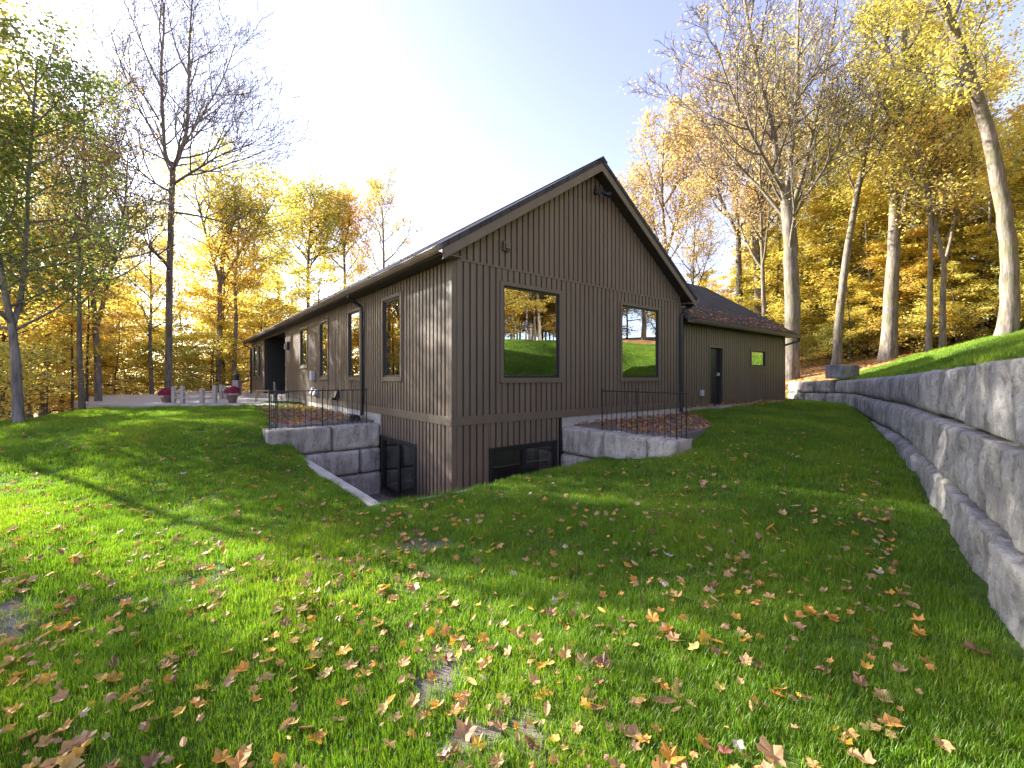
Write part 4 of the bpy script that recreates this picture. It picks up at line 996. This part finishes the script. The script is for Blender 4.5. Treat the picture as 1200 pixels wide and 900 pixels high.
# ---------------------------------------------------------------- trees
class Tree:
    def __init__(s, seed): s.r = random.Random(seed); s.np = np.random.default_rng(seed); s.V = []; s.F = []; s.leaf = []
    def tube(s, pts, rad, n):
        V0 = len(s.V); m = len(pts)
        for i in range(m):
            d = (pts[min(i+1, m-1)]-pts[max(i-1, 0)]).normalized()
            a = d.cross(Vector((.9, .1, .35)))
            if a.length < .05: a = d.cross(Vector((0, 1, 0)))
            a.normalize(); b = d.cross(a)
            for k in range(n):
                t = 6.2832*k/n; s.V.append(pts[i]+(a*math.cos(t)+b*math.sin(t))*rad[i])
        for i in range(m-1):
            for k in range(n):
                k2 = (k+1) % n; s.F.append((V0+i*n+k, V0+i*n+k2, V0+(i+1)*n+k2, V0+(i+1)*n+k))
    def rvec(s): return Vector((s.r.gauss(0, 1), s.r.gauss(0, 1), s.r.gauss(0, 1)))
    def limb(s, p, d, L, r, lev, S):
        n = S['segs'][lev]; pts = [p.copy()]; dirs = []; d = d.normalized()
        for i in range(n):
            d = (d + s.rvec()*S['wander'][lev] + Vector((0, 0, S['up'][lev]))).normalized()
            p = p+d*(L/n); pts.append(p.copy()); dirs.append(d.copy())
        rad = [max(S['rmin'], r*(1-.85*(i/n)**.9)) for i in range(n+1)]
        s.tube(pts, rad, S['sides'][lev]); s.kids(pts, dirs, rad, L, lev, S)
    def kids(s, pts, dirs, rad, L, lev, S, tmin=None):
        n = len(dirs)
        if lev < S['max']:
            nc = S['nc'][lev]; nc = int(nc*s.r.uniform(.8, 1.25)+.5); t0 = S['t0'][lev] if tmin is None else tmin
            az = s.r.uniform(0, 6.28)
            for k in range(nc):
                t = t0+(1-t0)*((k+s.r.random())/nc); f = t*n; i = min(n-1, int(f)); q = pts[i].lerp(pts[i+1], f-i)
                dd = dirs[i]; az += 2.4+s.r.uniform(-.5, .5)
                side = dd.orthogonal().normalized(); side = (side*math.cos(az)+dd.cross(side)*math.sin(az))
                ang = math.radians(S['ang'][lev]*s.r.uniform(.75, 1.25))
                cd = dd*math.cos(ang)+side*math.sin(ang)
                if S.get('flat'): cd.z *= S['flat']
                cl = (S['len1'] if lev == 0 else L*S['ratio'][lev])*(1.15-S.get('taper', .6)*t)*s.r.uniform(.75, 1.25)
                cr = min(rad[i]*.75, max(S['rmin'], S['rk']*cl*(1 if lev else 1.15)))
                s.limb(q, cd, cl, cr, lev+1, S)
        if lev >= S['max']-S.get('leaflev', 0) and S['leaves'] > 0:
            nl = int(S['leaves']*s.r.uniform(.6, 1.4)*(1 if lev == S['max'] else .5)+s.r.random())
            for k in range(nl):
                f = s.r.uniform(.15, 1)*n; i = min(n-1, int(f)); q = pts[i].lerp(pts[i+1], f-i)
                s.leaf.append(q+Vector((s.r.gauss(0, 1)*S['spread'], s.r.gauss(0, 1)*S['spread'], s.r.gauss(0, 1)*S['spread']*S.get('vs', .7))))
    def main(s, path, r0, r1, S, start, sides=10, flare=1.35):
        P = [Vector(p) for p in path]; pts = []; m = 5
        for i in range(len(P)-1):
            a, b, c, d = P[max(i-1, 0)], P[i], P[i+1], P[min(i+2, len(P)-1)]
            for k in range(m):
                t = k/m; pts.append(.5*((2*b)+(c-a)*t+(2*a-5*b+4*c-d)*t*t+(3*b-a-3*c+d)*t**3))
        pts.append(P[-1]); n = len(pts)-1
        rad = []
        for i in range(n+1):
            t = i/n; r = r0+(r1-r0)*t**.9
            if flare > 1 and t < .12: r *= 1+(flare-1)*((.12-t)/.12)**2
            rad.append(r)
        for i in range(1, n): pts[i] = pts[i]+s.rvec()*(rad[i]*.045)
        s.tube(pts, rad, sides)
        dirs = [(pts[i+1]-pts[i]).normalized() for i in range(n)]; L = sum((pts[i+1]-pts[i]).length for i in range(n))
        s.kids(pts, dirs, rad, L, 0, S, start); return pts, rad
    def meshes(s, bark, leafmat, lsize, up=.6, tint=(.5, .22), name='tree'):
        V = np.array([tuple(v) for v in s.V]); tm = nmesh_np('trunk', V, s.F, bark, True); cm = None
        if s.leaf:
            C = np.array([tuple(p) for p in s.leaf]); n = len(C); r = s.np
            N_ = r.normal(0, 1, (n, 3)); N_[:, 2] = np.abs(N_[:, 2])+up; N_ /= np.linalg.norm(N_, axis=1)[:, None]
            A = r.normal(0, 1, (n, 3)); A -= N_*(A*N_).sum(1)[:, None]; A /= np.linalg.norm(A, axis=1)[:, None]; B = np.cross(N_, A)
            sz_ = lsize*r.uniform(.6, 1.3, n)[:, None]
            V0 = C-A*sz_*.55; V1 = C+B*sz_*.36+N_*sz_*.10; V2 = C+A*sz_*.55; V3 = C-B*sz_*.36+N_*sz_*.10
            VV_ = np.stack([V0, V1, V2, V3], 1).reshape(-1, 3); FF = np.arange(4*n).reshape(n, 4)
            cm = nmesh_np('crown', VV_, FF, leafmat)
            # colour drifts through the crown in patches, leaf by leaf
            pn = np.array([mnoise.noise((c[0]*.45+9, c[1]*.45, c[2]*.6)) for c in C])
            t = np.clip(tint[0]+tint[1]*(r.normal(0, .6, n)+pn*1.1), 0, 1).astype(np.float32)
            a = cm.attributes.new('tint', 'FLOAT', 'FACE'); a.data.foreach_set('value', t)
        return tm, cm
def put_tree(name, meshes, loc, rz, sc, label, group=None, cat='tree'):
    o = empty(name, loc, rz); o.scale = (sc, sc, sc) if not hasattr(sc, '__len__') else sc
    tag(o, label, cat, group); link('trunk', meshes[0], None, o)
    if meshes[1] is not None: link('crown', meshes[1], None, o)
    return o
def spec(**k):
    S = dict(max=3, segs=[0, 7, 5, 3], wander=[0, .10, .14, .16], up=[0, .05, .03, .02], sides=[0, 6, 4, 3], nc=[16, 7, 6, 0], t0=[.4, .25, .2, .2], ang=[52, 42, 45, 45], ratio=[0, .5, .5, .5], len1=4.5, rmin=.006, rk=.016, leaves=5, spread=.16, leaflev=1)
    S.update(k); return S
def straight(h, lean=.03, seed=0, n=5):
    r = random.Random(seed); return [(0, 0, -.3)] + [(lean*h*(k/n)+r.gauss(0, .012*h)*(k/n), r.gauss(0, .012*h)*(k/n), h*k/n) for k in range(1, n+1)]
PROTO = {}
def proto(key, seed, path, r0, r1, S, start, bark, lm, ls, **k):
    t = Tree(seed); t.main(path, r0, r1, S, start); PROTO[key] = t.meshes(bark, lm, ls, **k)
tall = dict(len1=4.2, ang=[50, 45, 45, 45], leaves=17, spread=.30, nc=[17, 6, 5, 0])
proto('yellow_tall_a', 1, straight(17, .03, 1), .22, .04, spec(**tall), .42, M_BARK_GREY, L_YELLOW, .165, tint=(.45, .22))
proto('yellow_tall_b', 2, straight(15, .05, 2), .18, .03, spec(**tall), .38, M_BARK_PALE, L_YGREEN, .16, tint=(.6, .22))
under = dict(len1=2.9, ang=[72, 45, 45, 45], up=[0, .02, 0, 0], flat=.55, leaves=17, spread=.24, vs=.28, nc=[20, 6, 5, 0], taper=.75)
proto('under_a', 3, straight(6.5, .05, 3), .075, .015, spec(**under), .12, M_BARK_DARK, L_YGREEN, .13, up=1.6, tint=(.62, .22))
proto('under_b', 4, straight(8.5, .04, 4), .10, .02, spec(**dict(under, len1=3.3, nc=[24, 6, 5, 0])), .14, M_BARK_DARK, L_YELLOW, .14, up=1.6, tint=(.5, .25))
proto('under_c', 5, straight(7, .06, 5), .08, .015, spec(**dict(under, nc=[20, 6, 5, 0])), .10, M_BARK_DARK, L_ORANGE, .14, up=1.2, tint=(.3, .28))
proto('airy_a', 13, straight(8.5, .05, 13), .09, .02, spec(**dict(under, len1=3.3, nc=[20, 6, 4, 0], leaves=10, spread=.28)), .14, M_BARK_DARK, L_YELLOW, .15, up=.8, tint=(.5, .28))
proto('airy_b', 14, straight(7.5, .05, 14), .08, .015, spec(**dict(under, len1=3.0, nc=[20, 6, 4, 0], leaves=10, spread=.28)), .10, M_BARK_DARK, L_ORANGE, .15, up=.8, tint=(.16, .25))
proto('green', 6, straight(13, .04, 6), .17, .03, spec(**dict(tall, len1=4.0, flat=.8, nc=[22, 7, 5, 0])), .3, M_BARK_GREY, L_GREEN, .16, up=1.0, tint=(.45, .26))
bare = dict(len1=6, ang=[44, 40, 40, 40], max=3, nc=[15, 9, 8, 0], up=[0, .10, .06, .04], leaves=.25, spread=.15, segs=[0, 8, 6, 4], wander=[0, .08, .12, .14], taper=.55, rmin=.011)
proto('bare', 7, straight(19, .03, 7), .24, .03, spec(**bare), .40, M_BARK_GREY, L_PINK, .14)
proto('sparse', 8, straight(17, .04, 8), .2, .03, spec(**dict(bare, leaves=4.5, len1=5.2, spread=.28)), .4, M_BARK_PALE, L_PINK, .15, tint=(.4, .3))
proto('pole', 9, straight(13, .04, 9), .09, .02, spec(**dict(tall, len1=2.0, nc=[10, 5, 4, 0], leaves=12)), .5, M_BARK_GREY, L_YGREEN, .15, tint=(.6, .2))
proto('shrub', 10, straight(2.6, .1, 10), .03, .008, spec(max=2, segs=[0, 5, 4, 3], len1=1.3, nc=[16, 7, 0, 0], leaves=18, spread=.16, flat=.7, ang=[60, 45, 45, 45]), .05, M_BARK_DARK, L_YGREEN, .10, up=1.0, tint=(.5, .3))

def at_px(px, Y): return (px-600)/506*Y
def base(x, y): return (x, y, terr1(x, y)-.05)
def hero(name, seed, px_path, Y, r0, r1, S, start, bark, lm, ls, label, forks=(), dY=0.0, group=None, FS=None, **k):
    X = at_px(px_path[0][0], Y); zb = terr1(X, Y)-.05; n = len(px_path)
    path = [((px-600)/506*Y-X, 0, E+(441.5-py)/506*Y-zb) for (px, py) in px_path]; path[0] = (0, 0, -.3)
    t = Tree(seed); t.main(path, r0, r1, S, start)
    for (fp, fr0, fr1, fstart) in forks:
        t.main([((px-600)/506*(Y+fd)-X, fd, E+(441.5-py)/506*(Y+fd)-zb) for (px, py, fd) in fp], fr0, fr1, FS or S, fstart, 8, 1.0)
    return put_tree(name, t.meshes(bark, lm, ls, **k), (X, Y, zb), 0, 1, label, group)
# left side
hero('bare_tree', 21, [(197, 466), (198, 380), (199, 300), (202, 210), (203, 190)], 22, .165, .12, spec(**dict(bare, len1=4.6, nc=[5, 8, 7, 0], up=[0, -.02, 0, 0], ang=[70, 42, 40, 40], leaves=.05)), .45, M_BARK_PALE, L_YELLOW, .12,
     'tall leafless grey tree standing alone above the two flower pots', FS=spec(**dict(bare, rmin=.008, rk=.011, len1=4.2, nc=[14, 8, 7, 0], up=[0, .10, .05, .03], ang=[42, 38, 38, 40], leaves=.04)), forks=[
     ([(203, 195, 0), (210, 182, .1), (219, 150, .3), (221, 100, .4), (222, 50, .2), (226, -10, .1)], .115, .03, .12), ([(202, 196, 0), (194, 180, -.2), (191, 140, -.4), (189, 80, -.5), (192, 30, -.6), (190, -10, -.6)], .105, .03, .12),
     ([(204, 198, 0), (216, 170, 1.0), (240, 130, 2.0), (262, 90, 2.6), (276, 50, 3)], .06, .02, .2), ([(201, 205, 0), (184, 165, .8), (160, 120, 1.4), (140, 70, 1.6), (128, 30, 1.8)], .06, .02, .2), ([(204, 215, 0), (228, 200, -.8), (262, 180, -1.4), (296, 168, -1.8)], .07, .015, .2), ([(200, 225, 0), (178, 212, -.6), (150, 190, -1), (118, 180, -1.4)], .06, .015, .2)], tint=(.5, .2))
hero('green_tree', 22, [(22, 499), (20, 450), (16, 400), (10, 365), (0, 310), (-14, 240), (-20, 150)], 11.6, .125, .03, spec(**dict(tall, len1=2.4, nc=[22, 7, 5, 0], leaves=9, spread=.26, flat=.75)), .36, M_BARK_GREY, L_GREEN, .105, 'green-leaved forked tree at the left edge of the lawn',
     forks=[([(14, 385, 0), (24, 350, .3), (30, 290, .6), (34, 200, .8), (40, 120, 1), (44, 70, 1.2)], .075, .02, .25)], up=.8, tint=(.62, .34))
hero('bare_tree', 23, [(116, 479), (114, 420), (110, 360), (106, 300), (100, 230), (98, 160), (99, 100)], 18.5, .14, .03, spec(**dict(bare, len1=3.4, leaves=.7)), .35, M_BARK_GREY, L_PINK, .13, 'thin-crowned grey tree between the green tree and the tall bare tree',
     forks=[([(112, 385, 0), (122, 350, .2), (134, 300, .5), (146, 240, .8), (150, 180, 1)], .1, .02, .3)])
hero('sapling', 24, [(84, 482), (85, 440), (84, 380), (86, 320)], 17.5, .05, .02, spec(**dict(under, len1=1.6, nc=[9, 5, 4, 0], leaves=8)), .4, M_BARK_DARK, L_YELLOW, .12, 'slim dark sapling on the left lawn crest, nearer the green tree')
hero('sapling', 25, [(102, 480), (102, 430), (104, 370), (103, 330)], 18.2, .06, .02, spec(**dict(under, len1=1.6, nc=[9, 5, 4, 0], leaves=8)), .5, M_BARK_DARK, L_ORANGE, .12, 'slim dark sapling on the left lawn crest, nearer the grey tree')
hero('yellow_tree', 26, [(255, 462), (257, 400), (258, 330), (264, 285), (268, 250)], 31, .2, .1, spec(**dict(tall, len1=4.0, leaves=7, nc=[12, 6, 4, 0], spread=.34)), .75, M_BARK_GREY, L_YELLOW, .17, 'yellow maple with spreading forked limbs right of the tall bare tree',
     forks=[([(258, 335, 0), (278, 300, .5), (302, 265, 1), (322, 235, 1.5)], .12, .03, .15), ([(258, 330, 0), (244, 285, -.5), (234, 245, -1), (226, 215, -1)], .12, .03, .15), ([(264, 290, 0), (276, 250, .3), (284, 205, .5)], .1, .03, .15), ([(262, 320, 0), (284, 310, 1.5), (308, 300, 2.5)], .08, .02, .2)], tint=(.35, .25))
hero('brown_green_tree', 27, [(362, 400), (361, 340), (362, 290), (364, 255)], 44, .22, .06, spec(**dict(tall, len1=5.2, flat=.8, leaves=13, nc=[22, 7, 5, 0], taper=.35)), .35, M_BARK_DARK, L_GREEN, .22, 'olive green round-topped tree behind the house roof', tint=(.62, .3))
hero('orange_tree', 28, [(405, 400), (404, 330), (402, 280), (400, 262)], 46, .2, .04, spec(**dict(tall, len1=5.0, leaves=9, nc=[20, 6, 5, 0], taper=.4)), .3, M_BARK_DARK, L_ORANGE, .22, 'orange and rust leaved tree behind the middle of the roof', tint=(.28, .35))
hero('half_bare_tree', 29, [(452, 400), (450, 330), (449, 270), (447, 228)], 48, .2, .04, spec(**dict(bare, len1=5.0, leaves=3.0, spread=.3, rmin=.014)), .2, M_BARK_GREY, L_YELLOW, .22, 'half bare tree with a few yellow leaves above the roof slope', tint=(.6, .3))
# right side
rbare = dict(bare, len1=5.6, leaves=1.0, spread=.28)
hero('forked_tree', 31, [(926, 452), (928, 400), (928, 330), (925, 270), (922, 235)], 23.0, .42, .30, spec(**dict(rbare, nc=[3, 8, 7, 0])), .6, M_BARK_PALE, L_PINK, .13, 'big pale forked tree beside the garage corner with a thin faded crown', FS=spec(**dict(rbare, len1=3.8, nc=[14, 8, 6, 0], leaves=.9)),
     forks=[([(922, 240, 0), (912, 200, -.2), (905, 150, -.5), (890, 90, -.8), (874, 10, -1), (870, -40, -1)], .2, .04, .2), ([(924, 238, 0), (926, 190, .3), (934, 110, .5), (935, 40, .6), (938, -40, .8)], .18, .04, .2), ([(926, 250, 0), (942, 200, .8), (958, 130, 1.4), (974, 50, 1.8), (985, -30, 2)], .15, .03, .2),
            ([(925, 262, 0), (895, 225, .5), (868, 196, 1), (830, 150, 1.5), (790, 110, 2)], .10, .02, .25), ([(929, 255, 0), (958, 210, -.6), (982, 170, -1), (1000, 110, -1.4)], .09, .02, .25), ([(920, 228, 0), (893, 180, -1.4), (862, 120, -2.2), (838, 50, -2.8)], .10, .02, .2)], tint=(.4, .3))
hero('slender_tree', 32, [(979, 434), (984, 370), (992, 300), (1004, 230), (1020, 150), (1036, 70), (1044, 10)], 24, .24, .06, spec(**dict(rbare, len1=4.0, leaves=3.5)), .5, M_BARK_PALE, L_YELLOW, .15, 'slender pale tree leaning right behind the bend of the retaining wall')
hero('twin_stem_tree', 33, [(1040, 420), (1044, 350), (1048, 280), (1050, 210), (1056, 120), (1060, 40), (1062, -30)], 22.3, .36, .08, spec(**dict(rbare, len1=4.2, leaves=4)), .5, M_BARK_PALE, L_YELLOW, .15, 'pale twin-stemmed tree on the crest of the grass bank', forks=[([(1047, 285, 0), (1060, 240, .5), (1074, 190, 1), (1088, 120, 1.5), (1096, 50, 1.8)], .18, .05, .3)], tint=(.35, .3))
hero('young_tree', 34, [(1088, 412), (1090, 340), (1091, 260), (1093, 180), (1096, 90)], 20.5, .13, .04, spec(**dict(tall, len1=2.6, nc=[10, 5, 4, 0], leaves=12)), .5, M_BARK_PALE, L_YGREEN, .15, 'straight thin pale trunk between the twin-stemmed tree and the small forked tree')
hero('small_forked_tree', 35, [(1105, 409), (1105, 350), (1106, 310), (1096, 265), (1084, 215), (1070, 150)], 20.5, .14, .03, spec(**dict(rbare, len1=2.6, leaves=3)), .5, M_BARK_PALE, L_YGREEN, .14, 'small pale forked tree on the bank left of the leaning trunk', forks=[([(1106, 312, 0), (1116, 270, .2), (1120, 210, .3), (1124, 140, .5)], .08, .02, .4)])
hero('leaning_tree', 36, [(1180, 392), (1183, 340), (1181, 280), (1168, 200), (1152, 135), (1126, 60), (1100, -10), (1085, -60)], 16.5, .29, .13, spec(**dict(tall, len1=3.4, leaves=15, nc=[14, 6, 5, 0], spread=.24)), .58, M_BARK_PALE, L_YELLOW, .115, 'large trunk curving to the left at the right edge with yellow leaves overhead', tint=(.4, .22))
hero('grey_tree', 37, [(868, 380), (866, 320), (864, 260), (855, 190), (845, 120)], 32, .28, .06, spec(**dict(rbare, leaves=2.5)), .4, M_BARK_PALE, L_PINK, .18, 'pale trunk rising behind the garage roof, left one of the pair')
hero('grey_tree', 38, [(890, 380), (888, 320), (884, 262), (894, 220), (906, 150), (912, 90)], 31, .33, .06, spec(**dict(rbare, leaves=3)), .45, M_BARK_PALE, L_YELLOW, .18, 'pale trunk rising behind the garage roof, right one of the pair', tint=(.35, .3))
hero('faded_tree', 39, [(782, 400), (781, 330), (780, 290), (776, 220), (778, 160)], 38, .24, .05, spec(**dict(bare, len1=5.5, leaves=5, spread=.35)), .25, M_BARK_GREY, L_PINK, .21, 'faded pinkish yellow tree behind the right slope of the gable', forks=[([(780, 300, 0), (792, 260, .5), (806, 215, 1), (822, 170, 1.5)], .14, .03, .2)], tint=(.3, .3))

# copies: woods left, behind and right
rt = random.Random(77)
PENDING = []
def copies(spots, kinds, name, label, group, smin=.8, smax=1.25):
    for (x, y) in spots:
        key = rt.choice(kinds); PENDING.append((put_tree(name, PROTO[key], base(x, y), rt.uniform(0, 6.28), rt.uniform(smin, smax), label, group), x, y, name, group))
ORD = ['nearest', 'second nearest', 'third nearest', 'fourth nearest', 'fifth nearest', 'sixth nearest', 'seventh nearest', 'eighth nearest', 'ninth nearest', 'tenth nearest', 'eleventh nearest', 'twelfth nearest', 'thirteenth nearest', 'fourteenth nearest', 'farthest']
MARKS = [(-400, 'left of the forked green tree'), (22, 'between the green tree and the thin grey tree'), (116, 'between the thin grey tree and the tall bare tree'), (197, 'between the tall bare tree and the spreading yellow maple'), (256, 'between the yellow maple and the far end of the house'), (310, 'behind the house roof'),
         (690, 'behind the garage roof'), (926, 'between the big forked and the slender tree'), (980, 'between the slender tree and the twin-stemmed tree'), (1041, 'between the twin-stemmed tree and the small forked tree'), (1105, 'between the small forked tree and the large curving trunk'), (1181, 'right of the large curving trunk')]
LOOK = {'understory_tree': ('layered golden tree', 'layered yellow-green tree'), 'forest_tree': ('golden woodland tree', 'tall yellow woodland tree'), 'pole_tree': ('thin straight tree', 'thin straight tree'), 'shrub': ('low dark shrub', 'low yellow-green shrub')}
def settle_labels():
    bins = {}
    for o, x, y, name, group in PENDING:
        if y < 4 or x/y > 1.25 or x/y < -1.3: continue
        px = 600+506*x/y; k = max(i for i, m in enumerate(MARKS) if px >= m[0] or i == 0)
        bins.setdefault((k, name), []).append((math.hypot(x, y), o))
    for (k, name), L in bins.items():
        L.sort(key=lambda t: t[0]); look = LOOK[name][0 if k < 6 else 1]
        for i, (d, o) in enumerate(L):
            o['label'] = (ORD[min(i, len(ORD)-1)]+' '+look if len(L) > 1 else look)+' '+MARKS[k][1]
def ring(n, a0, a1, r0, r1, mind=1.8, avoid=None, seed=0):
    r = random.Random(seed); out = []; tries = 0
    while len(out) < n and tries < 9000:
        tries += 1; a = math.radians(r.uniform(a0, a1)); d = r.uniform(r0, r1); x, y = d*math.sin(a), d*math.cos(a)
        if any((x-p)**2+(y-q)**2 < mind*mind for p, q in out): continue
        if inside(LAWN_POLY, x, y): continue
        u, v = UV(x, y)
        if -1.5 < u < 18.5 and -3 < v < 9.5: continue
        if -9 < u < 10.5 and -3 < v < 29: continue
        if avoid and avoid(x, y): continue
        out.append((x, y))
    return out
# right hillside
G = 'yellow understory trees on the right hillside'
copies(ring(46, 29, 58, 35, 50, 2.0, seed=1), ['under_a', 'under_b', 'under_a', 'under_b'], 'understory_tree', 'low layered yellow-green tree among the trunks on the right hillside', G, .8, 1.3)
copies(ring(24, 28, 58, 40, 62, 3.0, seed=2), ['yellow_tall_a', 'yellow_tall_b', 'yellow_tall_b'], 'forest_tree', 'tall yellow tree deep in the right hillside woods', 'tall trees of the right hillside woods', .85, 1.2)
copies(ring(18, 33, 56, 34.5, 46, 1.6, seed=3), ['pole'], 'pole_tree', 'thin straight trunk in the shade of the right hillside woods', 'thin trunks on the right hillside', .8, 1.1)
copies(ring(9, 33, 46, 32, 37, 1.5, seed=4), ['shrub'], 'shrub', 'low yellow-green shrub on the leafy floor behind the retaining wall', 'shrubs behind the retaining wall', .7, 1.2)
copies(ring(8, 14, 32, 30, 50, 3, seed=5), ['sparse', 'under_b', 'under_a'], 'forest_tree', 'yellow tree standing behind the garage roof', 'yellow trees behind the garage', .8, 1.1)
copies(ring(16, 33, 55, 32.5, 38, 2.2, seed=21), ['under_a', 'under_a', 'under_b'], 'understory_tree', 'low layered yellow-green tree beside the bank', G, .55, .8)
# left woods
copies([(-22.5, 27), (-27, 26), (-20, 31), (-31, 33), (-24, 36)], ['yellow_tall_b', 'yellow_tall_a', 'sparse'], 'forest_tree', 'golden woodland tree', 'woods left of the house', .75, .95)
copies(ring(24, -54, -30, 25, 40, 2.4, seed=6), ['airy_a', 'airy_b', 'airy_a', 'under_a'], 'understory_tree', 'low golden understory tree beyond the left lawn crest', 'golden understory beyond the left lawn', .75, 1.15)
copies(ring(15, -52, -24, 38, 60, 3, seed=7), ['airy_a', 'airy_b', 'airy_a'], 'forest_tree', 'orange and yellow tree in the woods left of the house', 'woods left of the house', 1.1, 1.5)
copies(ring(7, -34, -20, 42, 58, 3, seed=8), ['under_b', 'under_c', 'yellow_tall_b'], 'forest_tree', 'yellow or orange tree behind the far end of the house', 'trees behind the far end of the house', .8, 1.0)
copies(ring(5, -58, -48, 17, 26, 2.2, seed=9), ['pole', 'under_a', 'pole'], 'forest_tree', 'slim tree beside the green tree at the left edge', 'slim trees at the left edge', .8, 1.1)
copies([(-14.5, 12.8), (-16.2, 13.4), (-15.6, 10.3)], ['shrub'], 'shrub', 'dark low shrub under the green tree at the left edge', 'shrubs under the green tree', .7, 1.0)
# beyond the frame on the right: seen in the gable windows
copies(ring(46, 60, 112, 19, 42, 2.2, seed=10), ['yellow_tall_a', 'yellow_tall_b', 'pole', 'under_a', 'green', 'under_b'], 'forest_tree', 'tree on the bank mirrored in the gable windows', 'trees mirrored in the gable windows', .8, 1.15)
copies(ring(26, 74, 100, 24, 36, 1.6, seed=22), ['under_b', 'yellow_tall_b', 'pole', 'green', 'under_a'], 'forest_tree', 'tree on the bank mirrored in the gable windows', 'trees mirrored in the gable windows', .8, 1.1)
# towards the sun, left of the frame: thin crowns that dapple the lawn
put_tree('bare_tree', PROTO['sparse'], base(-19.8, 18.2), 1.0, .70, 'slim thin-leaved tree just behind the left green tree')
put_tree('bare_tree', PROTO['sparse'], base(-16.6, 16.7), 2.6, .58, 'short slim thin-leaved tree on the left lawn crest beside the dark saplings')
put_tree('bare_tree', PROTO['bare'], base(-23.5, 21.0), 4.1, .8, 'farther slim bare tree behind the green tree on the left')
copies([(-23, 11.2), (-25, 6.8)], ['sparse'], 'forest_tree', 'thin-crowned tree that casts dappled shade from the left', 'trees left of the picture', .8, 1.05)
copies([(-29, 5.5), (-36, 9)], ['bare'], 'forest_tree', 'thin-crowned tree that casts dappled shade from the left', 'trees left of the picture', .8, 1.05)
settle_labels()
